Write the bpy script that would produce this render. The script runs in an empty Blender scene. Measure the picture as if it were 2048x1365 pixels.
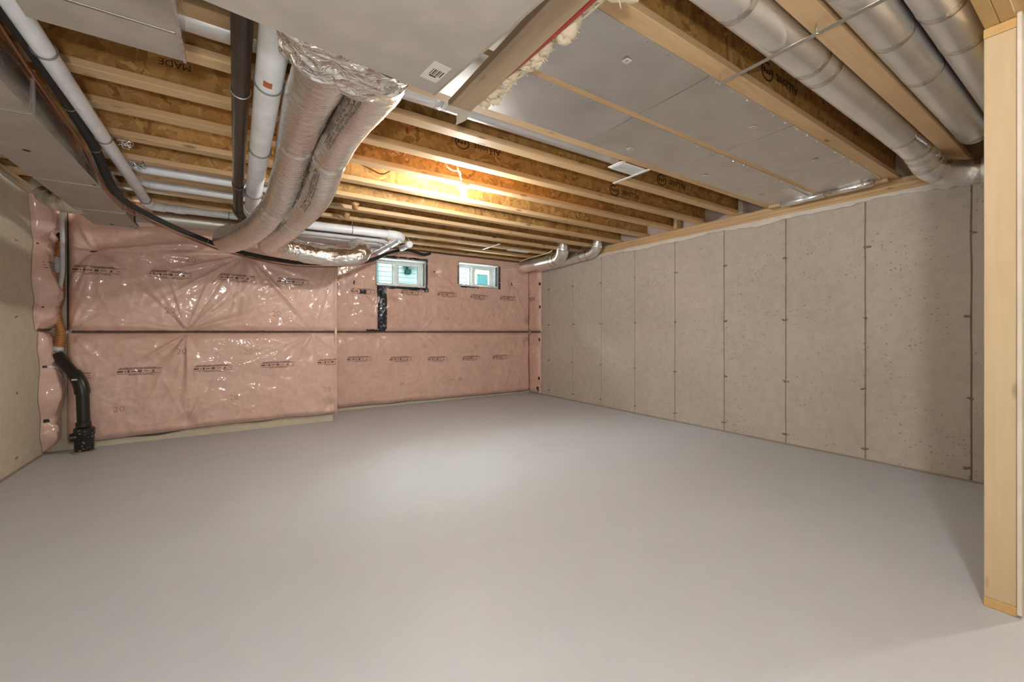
import bpy, bmesh, math, random
from mathutils import Vector, Matrix, noise
random.seed(7)
R = math.radians
scene = bpy.context.scene
COL = scene.collection

# ------------------------------------------------------------------ camera
cam_d = bpy.data.cameras.new('camera')
cam = bpy.data.objects.new('camera', cam_d)
COL.objects.link(cam)
cam.location = (0, 0, 1.088)
cam.rotation_euler = (R(90), 0, -R(33.59))
cam_d.sensor_fit = 'HORIZONTAL'
cam_d.sensor_width = 36
cam_d.lens = 834.16 / 2048 * 36
cam_d.shift_y = -18.5 / 2048
cam_d.clip_start = 0.02
scene.camera = cam

# ------------------------------------------------------------------ world
w = bpy.data.worlds.new('overcast_sky')
scene.world = w
w.use_nodes = True
bg = w.node_tree.nodes['Background']
bg.inputs[0].default_value = (0.90, 0.97, 1.0, 1)
bg.inputs[1].default_value = 15.0

# ------------------------------------------------------------------ exposure
vs = scene.view_settings
vs.view_transform = 'Standard'
vs.look = 'None'
vs.exposure = 2.68
vs.gamma = 1
vs.use_curve_mapping = False

# lamps: the bulb in view and one past the partition, plus added unseen fill bulbs
WARM = (1.0, 0.965, 0.91)
BULBS = [  # x, y, z of the bulb's centre, watts, label
    (1.61, 3.17, 2.225, 54, 'bare lit bulb on a white ceramic holder under the joists ahead'),
    (1.25, -0.05, 2.205, 16, 'added bare fill bulb on a ceiling joist just above the camera'),  # added out of view as fill, in line with the post's shadow
    (3.80, -0.26, 2.205, 24, 'bare lit bulb in the area right of the partition'),
    (0.95, -2.75, 2.205, 14, 'added bare fill bulb on the ceiling far behind the camera'),  # unseen bulb added for general fill
]
LAMP = (-0.22, -0.45, 1.12, 50)   # added fill lamp on a stand, in place of a flash: x, y, z, watts

# ================================================================== materials
def mat(name):
    m = bpy.data.materials.new(name)
    m.use_nodes = True
    nt = m.node_tree
    p = nt.nodes['Principled BSDF']
    return m, nt, p

def N(nt, t, **kw):
    n = nt.nodes.new(t)
    for k, v in kw.items():
        if k.startswith('i_'):
            n.inputs[k[2:].replace('_', ' ')].default_value = v
        else:
            setattr(n, k, v)
    return n

def L(nt, a, b):
    nt.links.new(a, b)

def ramp(nt, fac, stops):
    r = nt.nodes.new('ShaderNodeValToRGB')
    e = r.color_ramp.elements
    while len(e) < len(stops):
        e.new(0.5)
    for i, (p, c) in enumerate(stops):
        e[i].position = p
        e[i].color = (c[0], c[1], c[2], 1) if not isinstance(c, (int, float)) else (c, c, c, 1)
    L(nt, fac, r.inputs[0])
    return r

def coords(nt, scale=(1, 1, 1), kind='Object'):
    tc = nt.nodes.new('ShaderNodeTexCoord')
    mp = nt.nodes.new('ShaderNodeMapping')
    mp.inputs['Scale'].default_value = scale
    L(nt, tc.outputs[kind], mp.inputs[0])
    return mp.outputs[0]

def mix(nt, fac, a, b, mode='MIX'):
    n = nt.nodes.new('ShaderNodeMix')
    n.data_type = 'RGBA'
    n.blend_type = mode
    for sock, v in ((n.inputs[0], fac), (n.inputs[6], a), (n.inputs[7], b)):
        if isinstance(v, (int, float)):
            sock.default_value = v
        elif isinstance(v, tuple):
            sock.default_value = (*v, 1)
        else:
            L(nt, v, sock)
    return n.outputs[2]

def bump(nt, p, h, strength=0.3, dist=0.01):
    b = nt.nodes.new('ShaderNodeBump')
    b.inputs['Strength'].default_value = strength
    b.inputs['Distance'].default_value = dist
    L(nt, h, b.inputs['Height'])
    L(nt, b.outputs[0], p.inputs['Normal'])
    return b

def plain(name, col, rough=0.5, metal=0.0, coat=0.0, spec=0.5):
    m, nt, p = mat(name)
    p.inputs['Specular IOR Level'].default_value = spec
    p.inputs['Base Color'].default_value = (*col, 1)
    p.inputs['Roughness'].default_value = rough
    p.inputs['Metallic'].default_value = metal
    p.inputs['Coat Weight'].default_value = coat
    n = N(nt, 'ShaderNodeTexNoise', i_Scale=9.0, i_Detail=4.0)
    L(nt, coords(nt), n.inputs[0])
    r = ramp(nt, n.outputs[0], [(0.3, tuple(c * 0.90 for c in col)), (0.7, tuple(min(1, c * 1.07) for c in col))])
    L(nt, r.outputs[0], p.inputs['Base Color'])
    return m

def m_lumber(name, light, dark, axis='X', knots=True):
    m, nt, p = mat(name)
    s = {'X': (0.7, 9, 9), 'Y': (9, 0.7, 9), 'Z': (9, 9, 0.7)}[axis]
    co = coords(nt, s, 'Object')
    n1 = N(nt, 'ShaderNodeTexNoise', i_Scale=3.2, i_Detail=7.0, i_Roughness=0.62, i_Distortion=0.6)
    L(nt, co, n1.inputs[0])
    r1 = ramp(nt, n1.outputs[0], [(0.30, dark), (0.52, tuple(0.5 * (a + b) for a, b in zip(light, dark))), (0.72, light)])
    n2 = N(nt, 'ShaderNodeTexNoise', i_Scale=1.3, i_Detail=3.0)
    L(nt, coords(nt), n2.inputs[0])
    c = mix(nt, 0.35, r1.outputs[0], ramp(nt, n2.outputs[0], [(0.3, dark), (0.7, light)]).outputs[0])
    if knots:
        ks = {'X': (2.6, 9, 9), 'Y': (9, 2.6, 9), 'Z': (9, 9, 2.6)}[axis]
        v = N(nt, 'ShaderNodeTexVoronoi', i_Scale=1.35)
        L(nt, coords(nt, ks), v.inputs[0])
        k = ramp(nt, v.outputs['Distance'], [(0.0, 1.0), (0.09, 0.75), (0.17, 0.0)])
        c = mix(nt, k.outputs[0], c, tuple(x * 0.42 for x in dark))
    L(nt, c, p.inputs['Base Color'])
    p.inputs['Roughness'].default_value = 0.62
    bump(nt, p, n1.outputs[0], 0.12, 0.004)
    return m

def m_osb(name, tint=(1, 1, 1)):
    m, nt, p = mat(name)
    cols = []
    base = coords(nt)
    w1 = N(nt, 'ShaderNodeTexNoise', i_Scale=7.0, i_Detail=3.0)
    L(nt, base, w1.inputs[0])
    add = N(nt, 'ShaderNodeMixRGB', blend_type='LINEAR_LIGHT')
    add.inputs[0].default_value = 0.10
    L(nt, base, add.inputs[1]); L(nt, w1.outputs['Color'], add.inputs[2])
    mp = N(nt, 'ShaderNodeMapping'); mp.inputs['Scale'].default_value = (14, 14, 34)
    mp.inputs['Rotation'].default_value = (0.0, 0.5, 0.3)
    L(nt, add.outputs[0], mp.inputs[0])
    v = N(nt, 'ShaderNodeTexVoronoi', i_Scale=1.0)
    L(nt, mp.outputs[0], v.inputs[0])
    mp2 = N(nt, 'ShaderNodeMapping'); mp2.inputs['Scale'].default_value = (28, 28, 12)
    mp2.inputs['Rotation'].default_value = (0.0, -0.7, 0.3)
    L(nt, add.outputs[0], mp2.inputs[0])
    v2 = N(nt, 'ShaderNodeTexVoronoi', i_Scale=1.0)
    L(nt, mp2.outputs[0], v2.inputs[0])
    sx = N(nt, 'ShaderNodeSeparateColor'); L(nt, v.outputs['Color'], sx.inputs[0])
    sx2 = N(nt, 'ShaderNodeSeparateColor'); L(nt, v2.outputs['Color'], sx2.inputs[0])
    t = lambda c: tuple(a * b for a, b in zip(c, tint))
    r1 = ramp(nt, sx.outputs[0], [(0.0, t((0.17, 0.070, 0.014))), (0.25, t((0.40, 0.205, 0.058))), (0.7, t((0.50, 0.275, 0.085))), (1.0, t((0.70, 0.44, 0.17)))])
    r2 = ramp(nt, sx2.outputs[1], [(0.0, t((0.21, 0.09, 0.018))), (0.3, t((0.42, 0.22, 0.062))), (1.0, t((0.58, 0.34, 0.12)))])
    pick = ramp(nt, sx2.outputs[2], [(0.45, 0.0), (0.55, 1.0)])
    c = mix(nt, pick.outputs[0], r1.outputs[0], r2.outputs[0])
    w2 = N(nt, 'ShaderNodeTexNoise', i_Scale=1.0, i_Detail=5.0, i_Distortion=2.5); L(nt, mp.outputs[0], w2.inputs[0])
    c = mix(nt, ramp(nt, w2.outputs[0], [(0.30, 0.75), (0.40, 0.0)]).outputs[0], c, t((0.19, 0.085, 0.02)))
    n3 = N(nt, 'ShaderNodeTexNoise', i_Scale=1.6, i_Detail=2.0); L(nt, base, n3.inputs[0])
    c = mix(nt, 0.30, c, mix(nt, n3.outputs[0], t((0.34, 0.165, 0.04)), t((0.60, 0.35, 0.11))))
    L(nt, c, p.inputs['Base Color'])
    p.inputs['Roughness'].default_value = 0.55
    bump(nt, p, v.outputs['Distance'], 0.15, 0.003)
    return m

def m_concrete(name, a, b, pits=1.0):
    m, nt, p = mat(name)
    co = coords(nt)
    n1 = N(nt, 'ShaderNodeTexNoise', i_Scale=0.9, i_Detail=6.0, i_Roughness=0.6); L(nt, co, n1.inputs[0])
    n2 = N(nt, 'ShaderNodeTexNoise', i_Scale=14.0, i_Detail=5.0); L(nt, co, n2.inputs[0])
    c = ramp(nt, n1.outputs[0], [(0.28, a), (0.70, b)]).outputs[0]
    c = mix(nt, 0.18, c, ramp(nt, n2.outputs[0], [(0.3, tuple(x * 0.6 for x in a)), (0.7, tuple(min(1, x * 1.15) for x in b))]).outputs[0])
    v = N(nt, 'ShaderNodeTexVoronoi', i_Scale=34.0); v.voronoi_dimensions = '2D'; v.inputs['Randomness'].default_value = 1.0
    sxyz = N(nt, 'ShaderNodeSeparateXYZ'); cxyz = N(nt, 'ShaderNodeCombineXYZ'); ad = N(nt, 'ShaderNodeMath', operation='ADD')
    wob = N(nt, 'ShaderNodeTexNoise', i_Scale=40.0, i_Detail=2.0); L(nt, co, wob.inputs[0])
    wv = N(nt, 'ShaderNodeMixRGB', blend_type='LINEAR_LIGHT'); wv.inputs[0].default_value = .012; L(nt, co, wv.inputs[1]); L(nt, wob.outputs['Color'], wv.inputs[2])
    L(nt, wv.outputs[0], sxyz.inputs[0]); L(nt, sxyz.outputs[0], ad.inputs[0]); L(nt, sxyz.outputs[1], ad.inputs[1])
    L(nt, ad.outputs[0], cxyz.inputs[0]); L(nt, sxyz.outputs[2], cxyz.inputs[1]); L(nt, cxyz.outputs[0], v.inputs[0])
    sp = N(nt, 'ShaderNodeSeparateColor'); L(nt, v.outputs['Color'], sp.inputs[0])
    n3 = N(nt, 'ShaderNodeTexNoise', i_Scale=2.2, i_Detail=2.0); L(nt, co, n3.inputs[0])
    # pit radius differs per cell, most cells have none
    th = N(nt, 'ShaderNodeMapRange'); th.inputs['From Min'].default_value = 0.62; th.inputs['From Max'].default_value = 1.0
    th.inputs['To Min'].default_value = 0.0; th.inputs['To Max'].default_value = 0.19 * pits
    L(nt, sp.outputs[0], th.inputs[0])
    mu = N(nt, 'ShaderNodeMath', operation='MULTIPLY'); L(nt, th.outputs[0], mu.inputs[0])
    r3 = ramp(nt, n3.outputs[0], [(0.35, 0.35), (0.60, 1.35)]); L(nt, r3.outputs[0], mu.inputs[1])
    lt = N(nt, 'ShaderNodeMath', operation='LESS_THAN'); L(nt, v.outputs['Distance'], lt.inputs[0]); L(nt, mu.outputs[0], lt.inputs[1])
    c = mix(nt, lt.outputs[0], c, tuple(x * 0.70 for x in a))
    L(nt, c, p.inputs['Base Color'])
    p.inputs['Roughness'].default_value = 0.82
    hm = N(nt, 'ShaderNodeMath', operation='MULTIPLY_ADD'); L(nt, lt.outputs[0], hm.inputs[0]); hm.inputs[1].default_value = -0.8; L(nt, n2.outputs[0], hm.inputs[2])
    bump(nt, p, hm.outputs[0], 0.22, 0.006)
    return m

def m_metal(name, col, rough, streak=(1, 1, 1), amt=0.12, crumple=0.0, cscale=14.0, cdist=0.02, wav=0.05, metal=1.0):
    m, nt, p = mat(name)
    p.inputs['Metallic'].default_value = metal
    n1 = N(nt, 'ShaderNodeTexNoise', i_Scale=5.0, i_Detail=6.0); L(nt, coords(nt, streak), n1.inputs[0])
    c = ramp(nt, n1.outputs[0], [(0.3, tuple(x * (1 - amt) for x in col)), (0.7, tuple(min(1, x * (1 + amt)) for x in col))])
    L(nt, c.outputs[0], p.inputs['Base Color'])
    mr = N(nt, 'ShaderNodeMapRange'); mr.inputs['To Min'].default_value = rough * 0.8; mr.inputs['To Max'].default_value = rough * 1.2
    L(nt, n1.outputs[0], mr.inputs[0]); L(nt, mr.outputs[0], p.inputs['Roughness'])
    if crumple:
        v = N(nt, 'ShaderNodeTexVoronoi', i_Scale=cscale, feature='F1'); L(nt, coords(nt), v.inputs[0])
        n2 = N(nt, 'ShaderNodeTexNoise', i_Scale=cscale * 1.3, i_Detail=5.0, i_Distortion=1.2); L(nt, coords(nt), n2.inputs[0])
        a = N(nt, 'ShaderNodeMath', operation='ADD'); L(nt, v.outputs['Distance'], a.inputs[0]); L(nt, n2.outputs[0], a.inputs[1])
        bump(nt, p, a.outputs[0], crumple, cdist)
    else:
        n2 = N(nt, 'ShaderNodeTexNoise', i_Scale=1.7, i_Detail=1.0); L(nt, coords(nt), n2.inputs[0])
        bump(nt, p, n2.outputs[0], wav, 0.02)
    return m

def m_poly(name, a, b):
    m, nt, p = mat(name)
    co = coords(nt)
    n1 = N(nt, 'ShaderNodeTexNoise', i_Scale=2.6, i_Detail=7.0, i_Roughness=0.62, i_Distortion=0.8); L(nt, co, n1.inputs[0])
    n2 = N(nt, 'ShaderNodeTexNoise', i_Scale=11.0, i_Detail=5.0, i_Distortion=1.0); L(nt, co, n2.inputs[0])
    c = ramp(nt, n1.outputs[0], [(0.30, a), (0.68, b)]).outputs[0]
    c = mix(nt, 0.28, c, ramp(nt, n2.outputs[0], [(0.3, tuple(x * 0.75 for x in a)), (0.72, tuple(min(1, x * 1.15) for x in b))]).outputs[0])
    L(nt, c, p.inputs['Base Color'])
    p.inputs['Roughness'].default_value = 0.55
    p.inputs['Coat Weight'].default_value = 0.9
    p.inputs['Coat Roughness'].default_value = 0.11
    p.inputs['Coat IOR'].default_value = 1.5
    n3 = N(nt, 'ShaderNodeTexNoise', i_Scale=5.0, i_Detail=4.0, i_Distortion=2.0); L(nt, co, n3.inputs[0])
    bump(nt, p, n3.outputs[0], 0.16, 0.02)
    return m

def m_floor():
    m, nt, p = mat('painted_concrete_floor')
    co = coords(nt)
    n1 = N(nt, 'ShaderNodeTexNoise', i_Scale=0.5, i_Detail=5.0); L(nt, co, n1.inputs[0])
    n2 = N(nt, 'ShaderNodeTexNoise', i_Scale=5.0, i_Detail=6.0, i_Roughness=0.6); L(nt, co, n2.inputs[0])
    c = ramp(nt, n1.outputs[0], [(0.3, (0.53, 0.56, 0.61)), (0.7, (0.565, 0.595, 0.64))]).outputs[0]
    c = mix(nt, 0.15, c, ramp(nt, n2.outputs[0], [(0.35, (0.49, 0.515, 0.55)), (0.65, (0.60, 0.63, 0.67))]).outputs[0])
    L(nt, c, p.inputs['Base Color'])
    mr = N(nt, 'ShaderNodeMapRange'); mr.inputs['To Min'].default_value = 0.46; mr.inputs['To Max'].default_value = 0.58
    L(nt, n1.outputs[0], mr.inputs[0]); L(nt, mr.outputs[0], p.inputs['Roughness'])
    bump(nt, p, n2.outputs[0], 0.07, 0.012)
    return m

M = {}
M['floor'] = m_floor()
M['concrete'] = m_concrete('poured_concrete', (0.46, 0.41, 0.355), (0.575, 0.52, 0.455))
M['concrete_tan'] = m_concrete('tan_concrete', (0.58, 0.515, 0.39), (0.68, 0.615, 0.48), 0.6)
M['joint'] = plain('dark_joint_grout', (0.34, 0.29, 0.235), 0.9)  # even dark tone of joints, seams and the wall core between panels
M['tie'] = plain('rusty_form_tie', (0.23, 0.185, 0.135), 0.9)
M['osb'] = m_osb('osb_web')
M['osb_floor'] = m_osb('osb_subfloor', (0.9, 0.9, 0.9))
M['flange'] = m_lumber('joist_flange_lumber', (0.74, 0.53, 0.31), (0.58, 0.37, 0.18), 'X')
M['lumber_y'] = m_lumber('framing_lumber_y', (0.57, 0.44, 0.30), (0.42, 0.305, 0.19), 'Y')
M['lumber_x'] = m_lumber('framing_lumber_x', (0.60, 0.40, 0.17), (0.48, 0.29, 0.10), 'X', False)
M['lumber_z'] = m_lumber('stud_lumber', (0.57, 0.445, 0.285), (0.49, 0.365, 0.215), 'Z')
M['plate'] = m_lumber('sill_plate_lumber', (0.66, 0.47, 0.27), (0.50, 0.32, 0.15), 'Y')
M['galv'] = m_metal('galvanised_sheet', (0.62, 0.60, 0.57), 0.42, (1, 1, 1), 0.10)
M['galv_side'] = m_metal('galvanised_duct_side', (0.60, 0.57, 0.52), 0.26, (1, 1.2, 6), 0.16)
M['pan'] = m_metal('foil_faced_pan', (0.66, 0.645, 0.625), 0.46, (1, 1, 1), 0.06)
M['duct_round'] = m_metal('spiral_round_duct', (0.86, 0.86, 0.86), 0.30, (1, 1, 1), 0.06, metal=0.88)
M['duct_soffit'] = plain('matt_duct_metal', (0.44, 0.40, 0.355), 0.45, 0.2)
m, nt, p = mat('foil_jacket')
p.inputs['Base Color'].default_value = (0.93, 0.90, 0.86, 1)
p.inputs['Metallic'].default_value = 1.0
p.inputs['Roughness'].default_value = 0.20
na = N(nt, 'ShaderNodeTexNoise', i_Scale=1.0, i_Detail=3.0, i_Distortion=0.6); L(nt, coords(nt, (9, 95, 16)), na.inputs[0])
nb_ = N(nt, 'ShaderNodeTexNoise', i_Scale=22.0, i_Detail=4.0, i_Distortion=1.0); L(nt, coords(nt), nb_.inputs[0])
ma = N(nt, 'ShaderNodeMath', operation='MULTIPLY_ADD'); L(nt, nb_.outputs[0], ma.inputs[0]); ma.inputs[1].default_value = 1.2; L(nt, na.outputs[0], ma.inputs[2])
bump(nt, p, ma.outputs[0], 0.55, 0.010)
nr = N(nt, 'ShaderNodeTexNoise', i_Scale=4.0, i_Detail=3.0); L(nt, coords(nt), nr.inputs[0])
L(nt, ramp(nt, nr.outputs[0], [(0.3, (0.88, 0.84, 0.79)), (0.7, (0.95, 0.93, 0.90))]).outputs[0], p.inputs['Base Color'])
M['foil'] = m
M['foil_crumpled'] = m_metal('crumpled_foil', (0.95, 0.93, 0.90), 0.18, (1, 1, 1), 0.04, 0.9, 24.0, 0.022)
M['tape_foil'] = m_metal('foil_tape', (0.80, 0.80, 0.79), 0.24, (1, 1, 1), 0.05, 0.4, 30.0, 0.01)
M['pvc'] = plain('white_pvc', (0.85, 0.885, 0.95), 0.32)
M['pvc_grey'] = plain('grey_white_pvc', (0.62, 0.64, 0.66), 0.35)
M['abs'] = plain('black_abs', (0.020, 0.017, 0.015), 0.34)
M['abs_brown'] = plain('brown_black_abs', (0.045, 0.033, 0.027), 0.36)
M['rubber'] = plain('black_foam_rubber', (0.022, 0.019, 0.017), 0.75)
M['copper'] = plain('copper_line', (0.33, 0.145, 0.08), 0.42, 0.6)
M['copper_ribbed'] = plain('ribbed_copper_conduit', (0.52, 0.27, 0.10), 0.34, 0.6)
M['poly'] = m_poly('poly_over_pink_wool', (0.70, 0.435, 0.355), (0.80, 0.565, 0.475))
M['ink'] = plain('brown_print_ink', (0.16, 0.07, 0.05), 0.5)
M['ink_faint'] = plain('faint_print_ink', (0.52, 0.29, 0.225), 0.5)
M['ink_black'] = plain('black_stamp_ink', (0.045, 0.025, 0.012), 0.6)
M['ink_foil'] = plain('grey_print_on_foil', (0.22, 0.205, 0.19), 0.5)
M['tape_black'] = plain('black_sheathing_tape', (0.016, 0.019, 0.030), 0.30, 0, 0.3)
M['tape_mark'] = plain('silver_mark_on_tape', (0.42, 0.42, 0.42), 0.4)
M['seam'] = plain('dark_seam_strap', (0.11, 0.085, 0.06), 0.7)
M['white_foam'] = plain('white_sill_foam', (0.68, 0.645, 0.60), 0.8)
M['rim'] = plain('pale_rim_board', (0.52, 0.445, 0.385), 0.7)
M['wool'] = plain('cream_mineral_wool', (0.80, 0.68, 0.50), 0.95)
M['wool_white'] = plain('white_mineral_wool', (0.80, 0.77, 0.72), 0.95)
M['drywall'] = plain('drywall', (0.72, 0.69, 0.63), 0.85)
M['drywall_edge'] = plain('drywall_paper_edge', (0.66, 0.59, 0.50), 0.9)
M['white_paint'] = plain('white_register_paint', (0.82, 0.82, 0.82), 0.4)
M['vinyl'] = plain('white_window_vinyl', (0.82, 0.83, 0.83), 0.35)
M['gasket'] = plain('dark_window_gasket', (0.05, 0.07, 0.07), 0.5)
M['strap'] = m_metal('perforated_strap', (0.66, 0.64, 0.61), 0.38, (1, 1, 1), 0.1)
M['wire_tie'] = plain('grey_steel_wire', (0.23, 0.22, 0.20), 0.45, 0.6)
M['red'] = plain('red_cable', (0.40, 0.055, 0.035), 0.4)
M['cable'] = plain('white_cable', (0.74, 0.66, 0.50), 0.45)
M['cable_brown'] = plain('brown_cable', (0.40, 0.185, 0.06), 0.45)
M['label'] = plain('paper_label', (0.66, 0.61, 0.54), 0.6)
M['orange'] = plain('orange_sticker', (0.52, 0.14, 0.035), 0.5)
M['ceramic'] = plain('white_ceramic', (0.82, 0.81, 0.78), 0.3)
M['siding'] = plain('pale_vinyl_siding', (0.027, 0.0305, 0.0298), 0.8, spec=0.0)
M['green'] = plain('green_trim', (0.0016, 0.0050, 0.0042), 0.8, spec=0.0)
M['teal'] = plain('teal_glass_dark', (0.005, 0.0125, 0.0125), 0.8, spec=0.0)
M['gravel'] = plain('grey_gravel', (0.36, 0.35, 0.33), 0.95)
M['brown_tape'] = plain('brown_paper_tape', (0.42, 0.25, 0.12), 0.7)
m, nt, p = mat('window_glass')
nt.nodes.remove(p)
tr = N(nt, 'ShaderNodeBsdfTransparent'); tr.inputs[0].default_value = (0.86, 0.97, 0.95, 1)
gl = N(nt, 'ShaderNodeBsdfGlossy'); gl.inputs['Roughness'].default_value = 0.02
fr = N(nt, 'ShaderNodeFresnel', i_IOR=1.45)
ms = N(nt, 'ShaderNodeMixShader'); L(nt, fr.outputs[0], ms.inputs[0]); L(nt, tr.outputs[0], ms.inputs[1]); L(nt, gl.outputs[0], ms.inputs[2])
L(nt, ms.outputs[0], nt.nodes['Material Output'].inputs[0])
M['glass'] = m
m, nt, p = mat('lit_bulb_glass')
p.inputs['Base Color'].default_value = (1, 1, 1, 1)
p.inputs['Emission Color'].default_value = (1.0, 0.93, 0.80, 1)
p.inputs['Emission Strength'].default_value = 30
M['bulb'] = m

# ================================================================== mesh helpers
def put(name, verts, faces, m, parent=None, smooth=False, kind=None):
    me = bpy.data.meshes.new(name)
    me.from_pydata([tuple(v) for v in verts], [], faces)
    me.update()
    if smooth:
        me.polygons.foreach_set('use_smooth', [True] * len(me.polygons))
    o = bpy.data.objects.new(name, me)
    me.materials.append(M[m] if isinstance(m, str) else m)
    COL.objects.link(o)
    if parent is not None:
        o.parent = parent
        o.matrix_parent_inverse = parent_inv(parent)
    if kind:
        o['kind'] = kind
    return o

def parent_inv(p):
    mtx = Matrix.Translation(p.location) @ p.rotation_euler.to_matrix().to_4x4()
    if p.parent is not None:
        mtx = Matrix.Identity(4)
        q = p
        chain = []
        while q is not None:
            chain.append(q); q = q.parent
        for q in reversed(chain):
            loc = Matrix.Translation(q.location) @ q.rotation_euler.to_matrix().to_4x4()
            mtx = mtx @ (q.matrix_parent_inverse @ loc if q.parent is not None else loc)
    return mtx.inverted()

def thing(name, loc, label, cat, group=None, kind=None):
    o = bpy.data.objects.new(name, None)
    o.empty_display_size = 0.05
    o.location = loc
    COL.objects.link(o)
    tag(o, label, cat, group, kind)
    return o

def tag(o, label=None, cat=None, group=None, kind=None):
    if label: o['label'] = label
    if cat: o['category'] = cat
    if group: o['group'] = group
    if kind: o['kind'] = kind
    return o

class MB:
    def __init__(s):
        s.v = []; s.f = []
    def add(s, v, f):
        n = len(s.v)
        s.v += [Vector(x) for x in v]
        s.f += [tuple(i + n for i in q) for q in f]
        return s
    def box(s, x0, x1, y0, y1, z0, z1, c=0.0):
        if x0 > x1: x0, x1 = x1, x0
        if y0 > y1: y0, y1 = y1, y0
        if z0 > z1: z0, z1 = z1, z0
        if c <= 0:
            v = [(x, y, z) for x in (x0, x1) for y in (y0, y1) for z in (z0, z1)]
            f = [(0, 1, 3, 2), (4, 6, 7, 5), (0, 4, 5, 1), (2, 3, 7, 6), (0, 2, 6, 4), (1, 5, 7, 3)]
            return s.add(v, f)
        bm = bmesh.new()
        v = [bm.verts.new((x, y, z)) for x in (x0, x1) for y in (y0, y1) for z in (z0, z1)]
        for q in [(0, 1, 3, 2), (4, 6, 7, 5), (0, 4, 5, 1), (2, 3, 7, 6), (0, 2, 6, 4), (1, 5, 7, 3)]:
            bm.faces.new([v[i] for i in q])
        bmesh.ops.bevel(bm, geom=bm.edges[:], offset=c, segments=1, affect='EDGES')
        bm.verts.index_update()
        s.add([x.co.copy() for x in bm.verts], [tuple(x.index for x in q.verts) for q in bm.faces])
        bm.free()
        return s
    def tube(s, pts, r, seg=20, caps=True, fn=None):
        """r: number or list per point; fn(i, j, ang) -> radius multiplier"""
        pts = [Vector(p) for p in pts]
        n = len(pts)
        rr = r if isinstance(r, (list, tuple)) else [r] * n
        tang = []
        for i in range(n):
            a = pts[max(0, i - 1)]; b = pts[min(n - 1, i + 1)]
            tang.append((b - a).normalized())
        t0 = tang[0]
        up = Vector((0, 0, 1)) if abs(t0.z) < 0.9 else Vector((1, 0, 0))
        u = (up - t0 * up.dot(t0)).normalized()
        base = len(s.v)
        for i in range(n):
            t = tang[i]
            u = (u - t * u.dot(t)).normalized()
            w = t.cross(u)
            for j in range(seg):
                a = 2 * math.pi * j / seg
                k = rr[i] * (fn(i, j, a) if fn else 1)
                s.v.append(pts[i] + (u * math.cos(a) + w * math.sin(a)) * k)
        for i in range(n - 1):
            for j in range(seg):
                a = base + i * seg + j; b = base + i * seg + (j + 1) % seg
                s.f.append((a, b, b + seg, a + seg))
        if caps:
            s.f.append(tuple(base + j for j in reversed(range(seg))))
            s.f.append(tuple(base + (n - 1) * seg + j for j in range(seg)))
        return s
    def ring(s, c, axis, R0, r, seg=24, k=8):
        """torus round axis"""
        c = Vector(c); a = Vector(axis).normalized()
        up = Vector((0, 0, 1)) if abs(a.z) < 0.9 else Vector((1, 0, 0))
        u = (up - a * up.dot(a)).normalized(); w = a.cross(u)
        base = len(s.v)
        for i in range(seg):
            t = 2 * math.pi * i / seg
            d = u * math.cos(t) + w * math.sin(t)
            for j in range(k):
                q = 2 * math.pi * j / k
                s.v.append(c + d * (R0 + r * math.cos(q)) + a * (r * math.sin(q)))
        for i in range(seg):
            for j in range(k):
                s.f.append((base + i * k + j, base + ((i + 1) % seg) * k + j, base + ((i + 1) % seg) * k + (j + 1) % k, base + i * k + (j + 1) % k))
        return s
    def build(s, name, m, parent=None, smooth=False, kind=None):
        return put(name, s.v, s.f, m, parent, smooth, kind)

def spline(pts, n=8):
    """Catmull-Rom through pts"""
    P = [Vector(p) for p in pts]
    P = [P[0] * 2 - P[1]] + P + [P[-1] * 2 - P[-2]]
    out = []
    for i in range(1, len(P) - 2):
        for k in range(n):
            t = k / n
            a, b, c, d = P[i - 1], P[i], P[i + 1], P[i + 2]
            out.append(0.5 * ((2 * b) + (c - a) * t + (2 * a - 5 * b + 4 * c - d) * t * t + (3 * b - a - 3 * c + d) * t ** 3))
    out.append(P[-2])
    return out

def smooth_auto(o, ang=40):
    me = o.data
    me.polygons.foreach_set('use_smooth', [True] * len(me.polygons))
    bm = bmesh.new(); bm.from_mesh(me)
    for e in bm.edges:
        e.smooth = not (len(e.link_faces) == 2 and e.calc_face_angle(0) > R(ang))
    bm.to_mesh(me); bm.free()
    return o

def text_mesh(txt, size, bold=0.0):
    cu = bpy.data.curves.new('lettering', 'FONT')
    cu.body = txt; cu.size = size; cu.align_x = 'CENTER'; cu.align_y = 'CENTER'
    cu.resolution_u = 2; cu.offset = bold
    o = bpy.data.objects.new('lettering', cu)
    me = bpy.data.meshes.new_from_object(o)
    v = [x.co.copy() for x in me.vertices]; f = [tuple(q.vertices) for q in me.polygons]
    bpy.data.objects.remove(o); bpy.data.curves.remove(cu); bpy.data.meshes.remove(me)
    return v, f

# ================================================================== room shell
XL, XR = -1.42, 4.436          # inner faces of the left and right foundation walls
YB1, YB2, XJ = 5.47, 6.10, 1.0  # jogged back wall: front face, rear face, where it steps
YN = -5.0                      # wall behind the camera
ZC, ZJ, JD = 2.20, 2.33, 0.30  # concrete top, joist underside, joist depth
W1 = (1.69, 2.41, 1.765, 2.15)  # window openings x0 x1 z0 z1
W2 = (2.99, 3.71, 1.835, 2.20)

fl = MB().box(XL - .25, XR + .25, YN - .25, YB2 + .3, -0.12, 0).build('floor', 'floor', kind='structure')
tag(fl, 'light grey painted concrete basement floor', 'floor')

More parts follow.
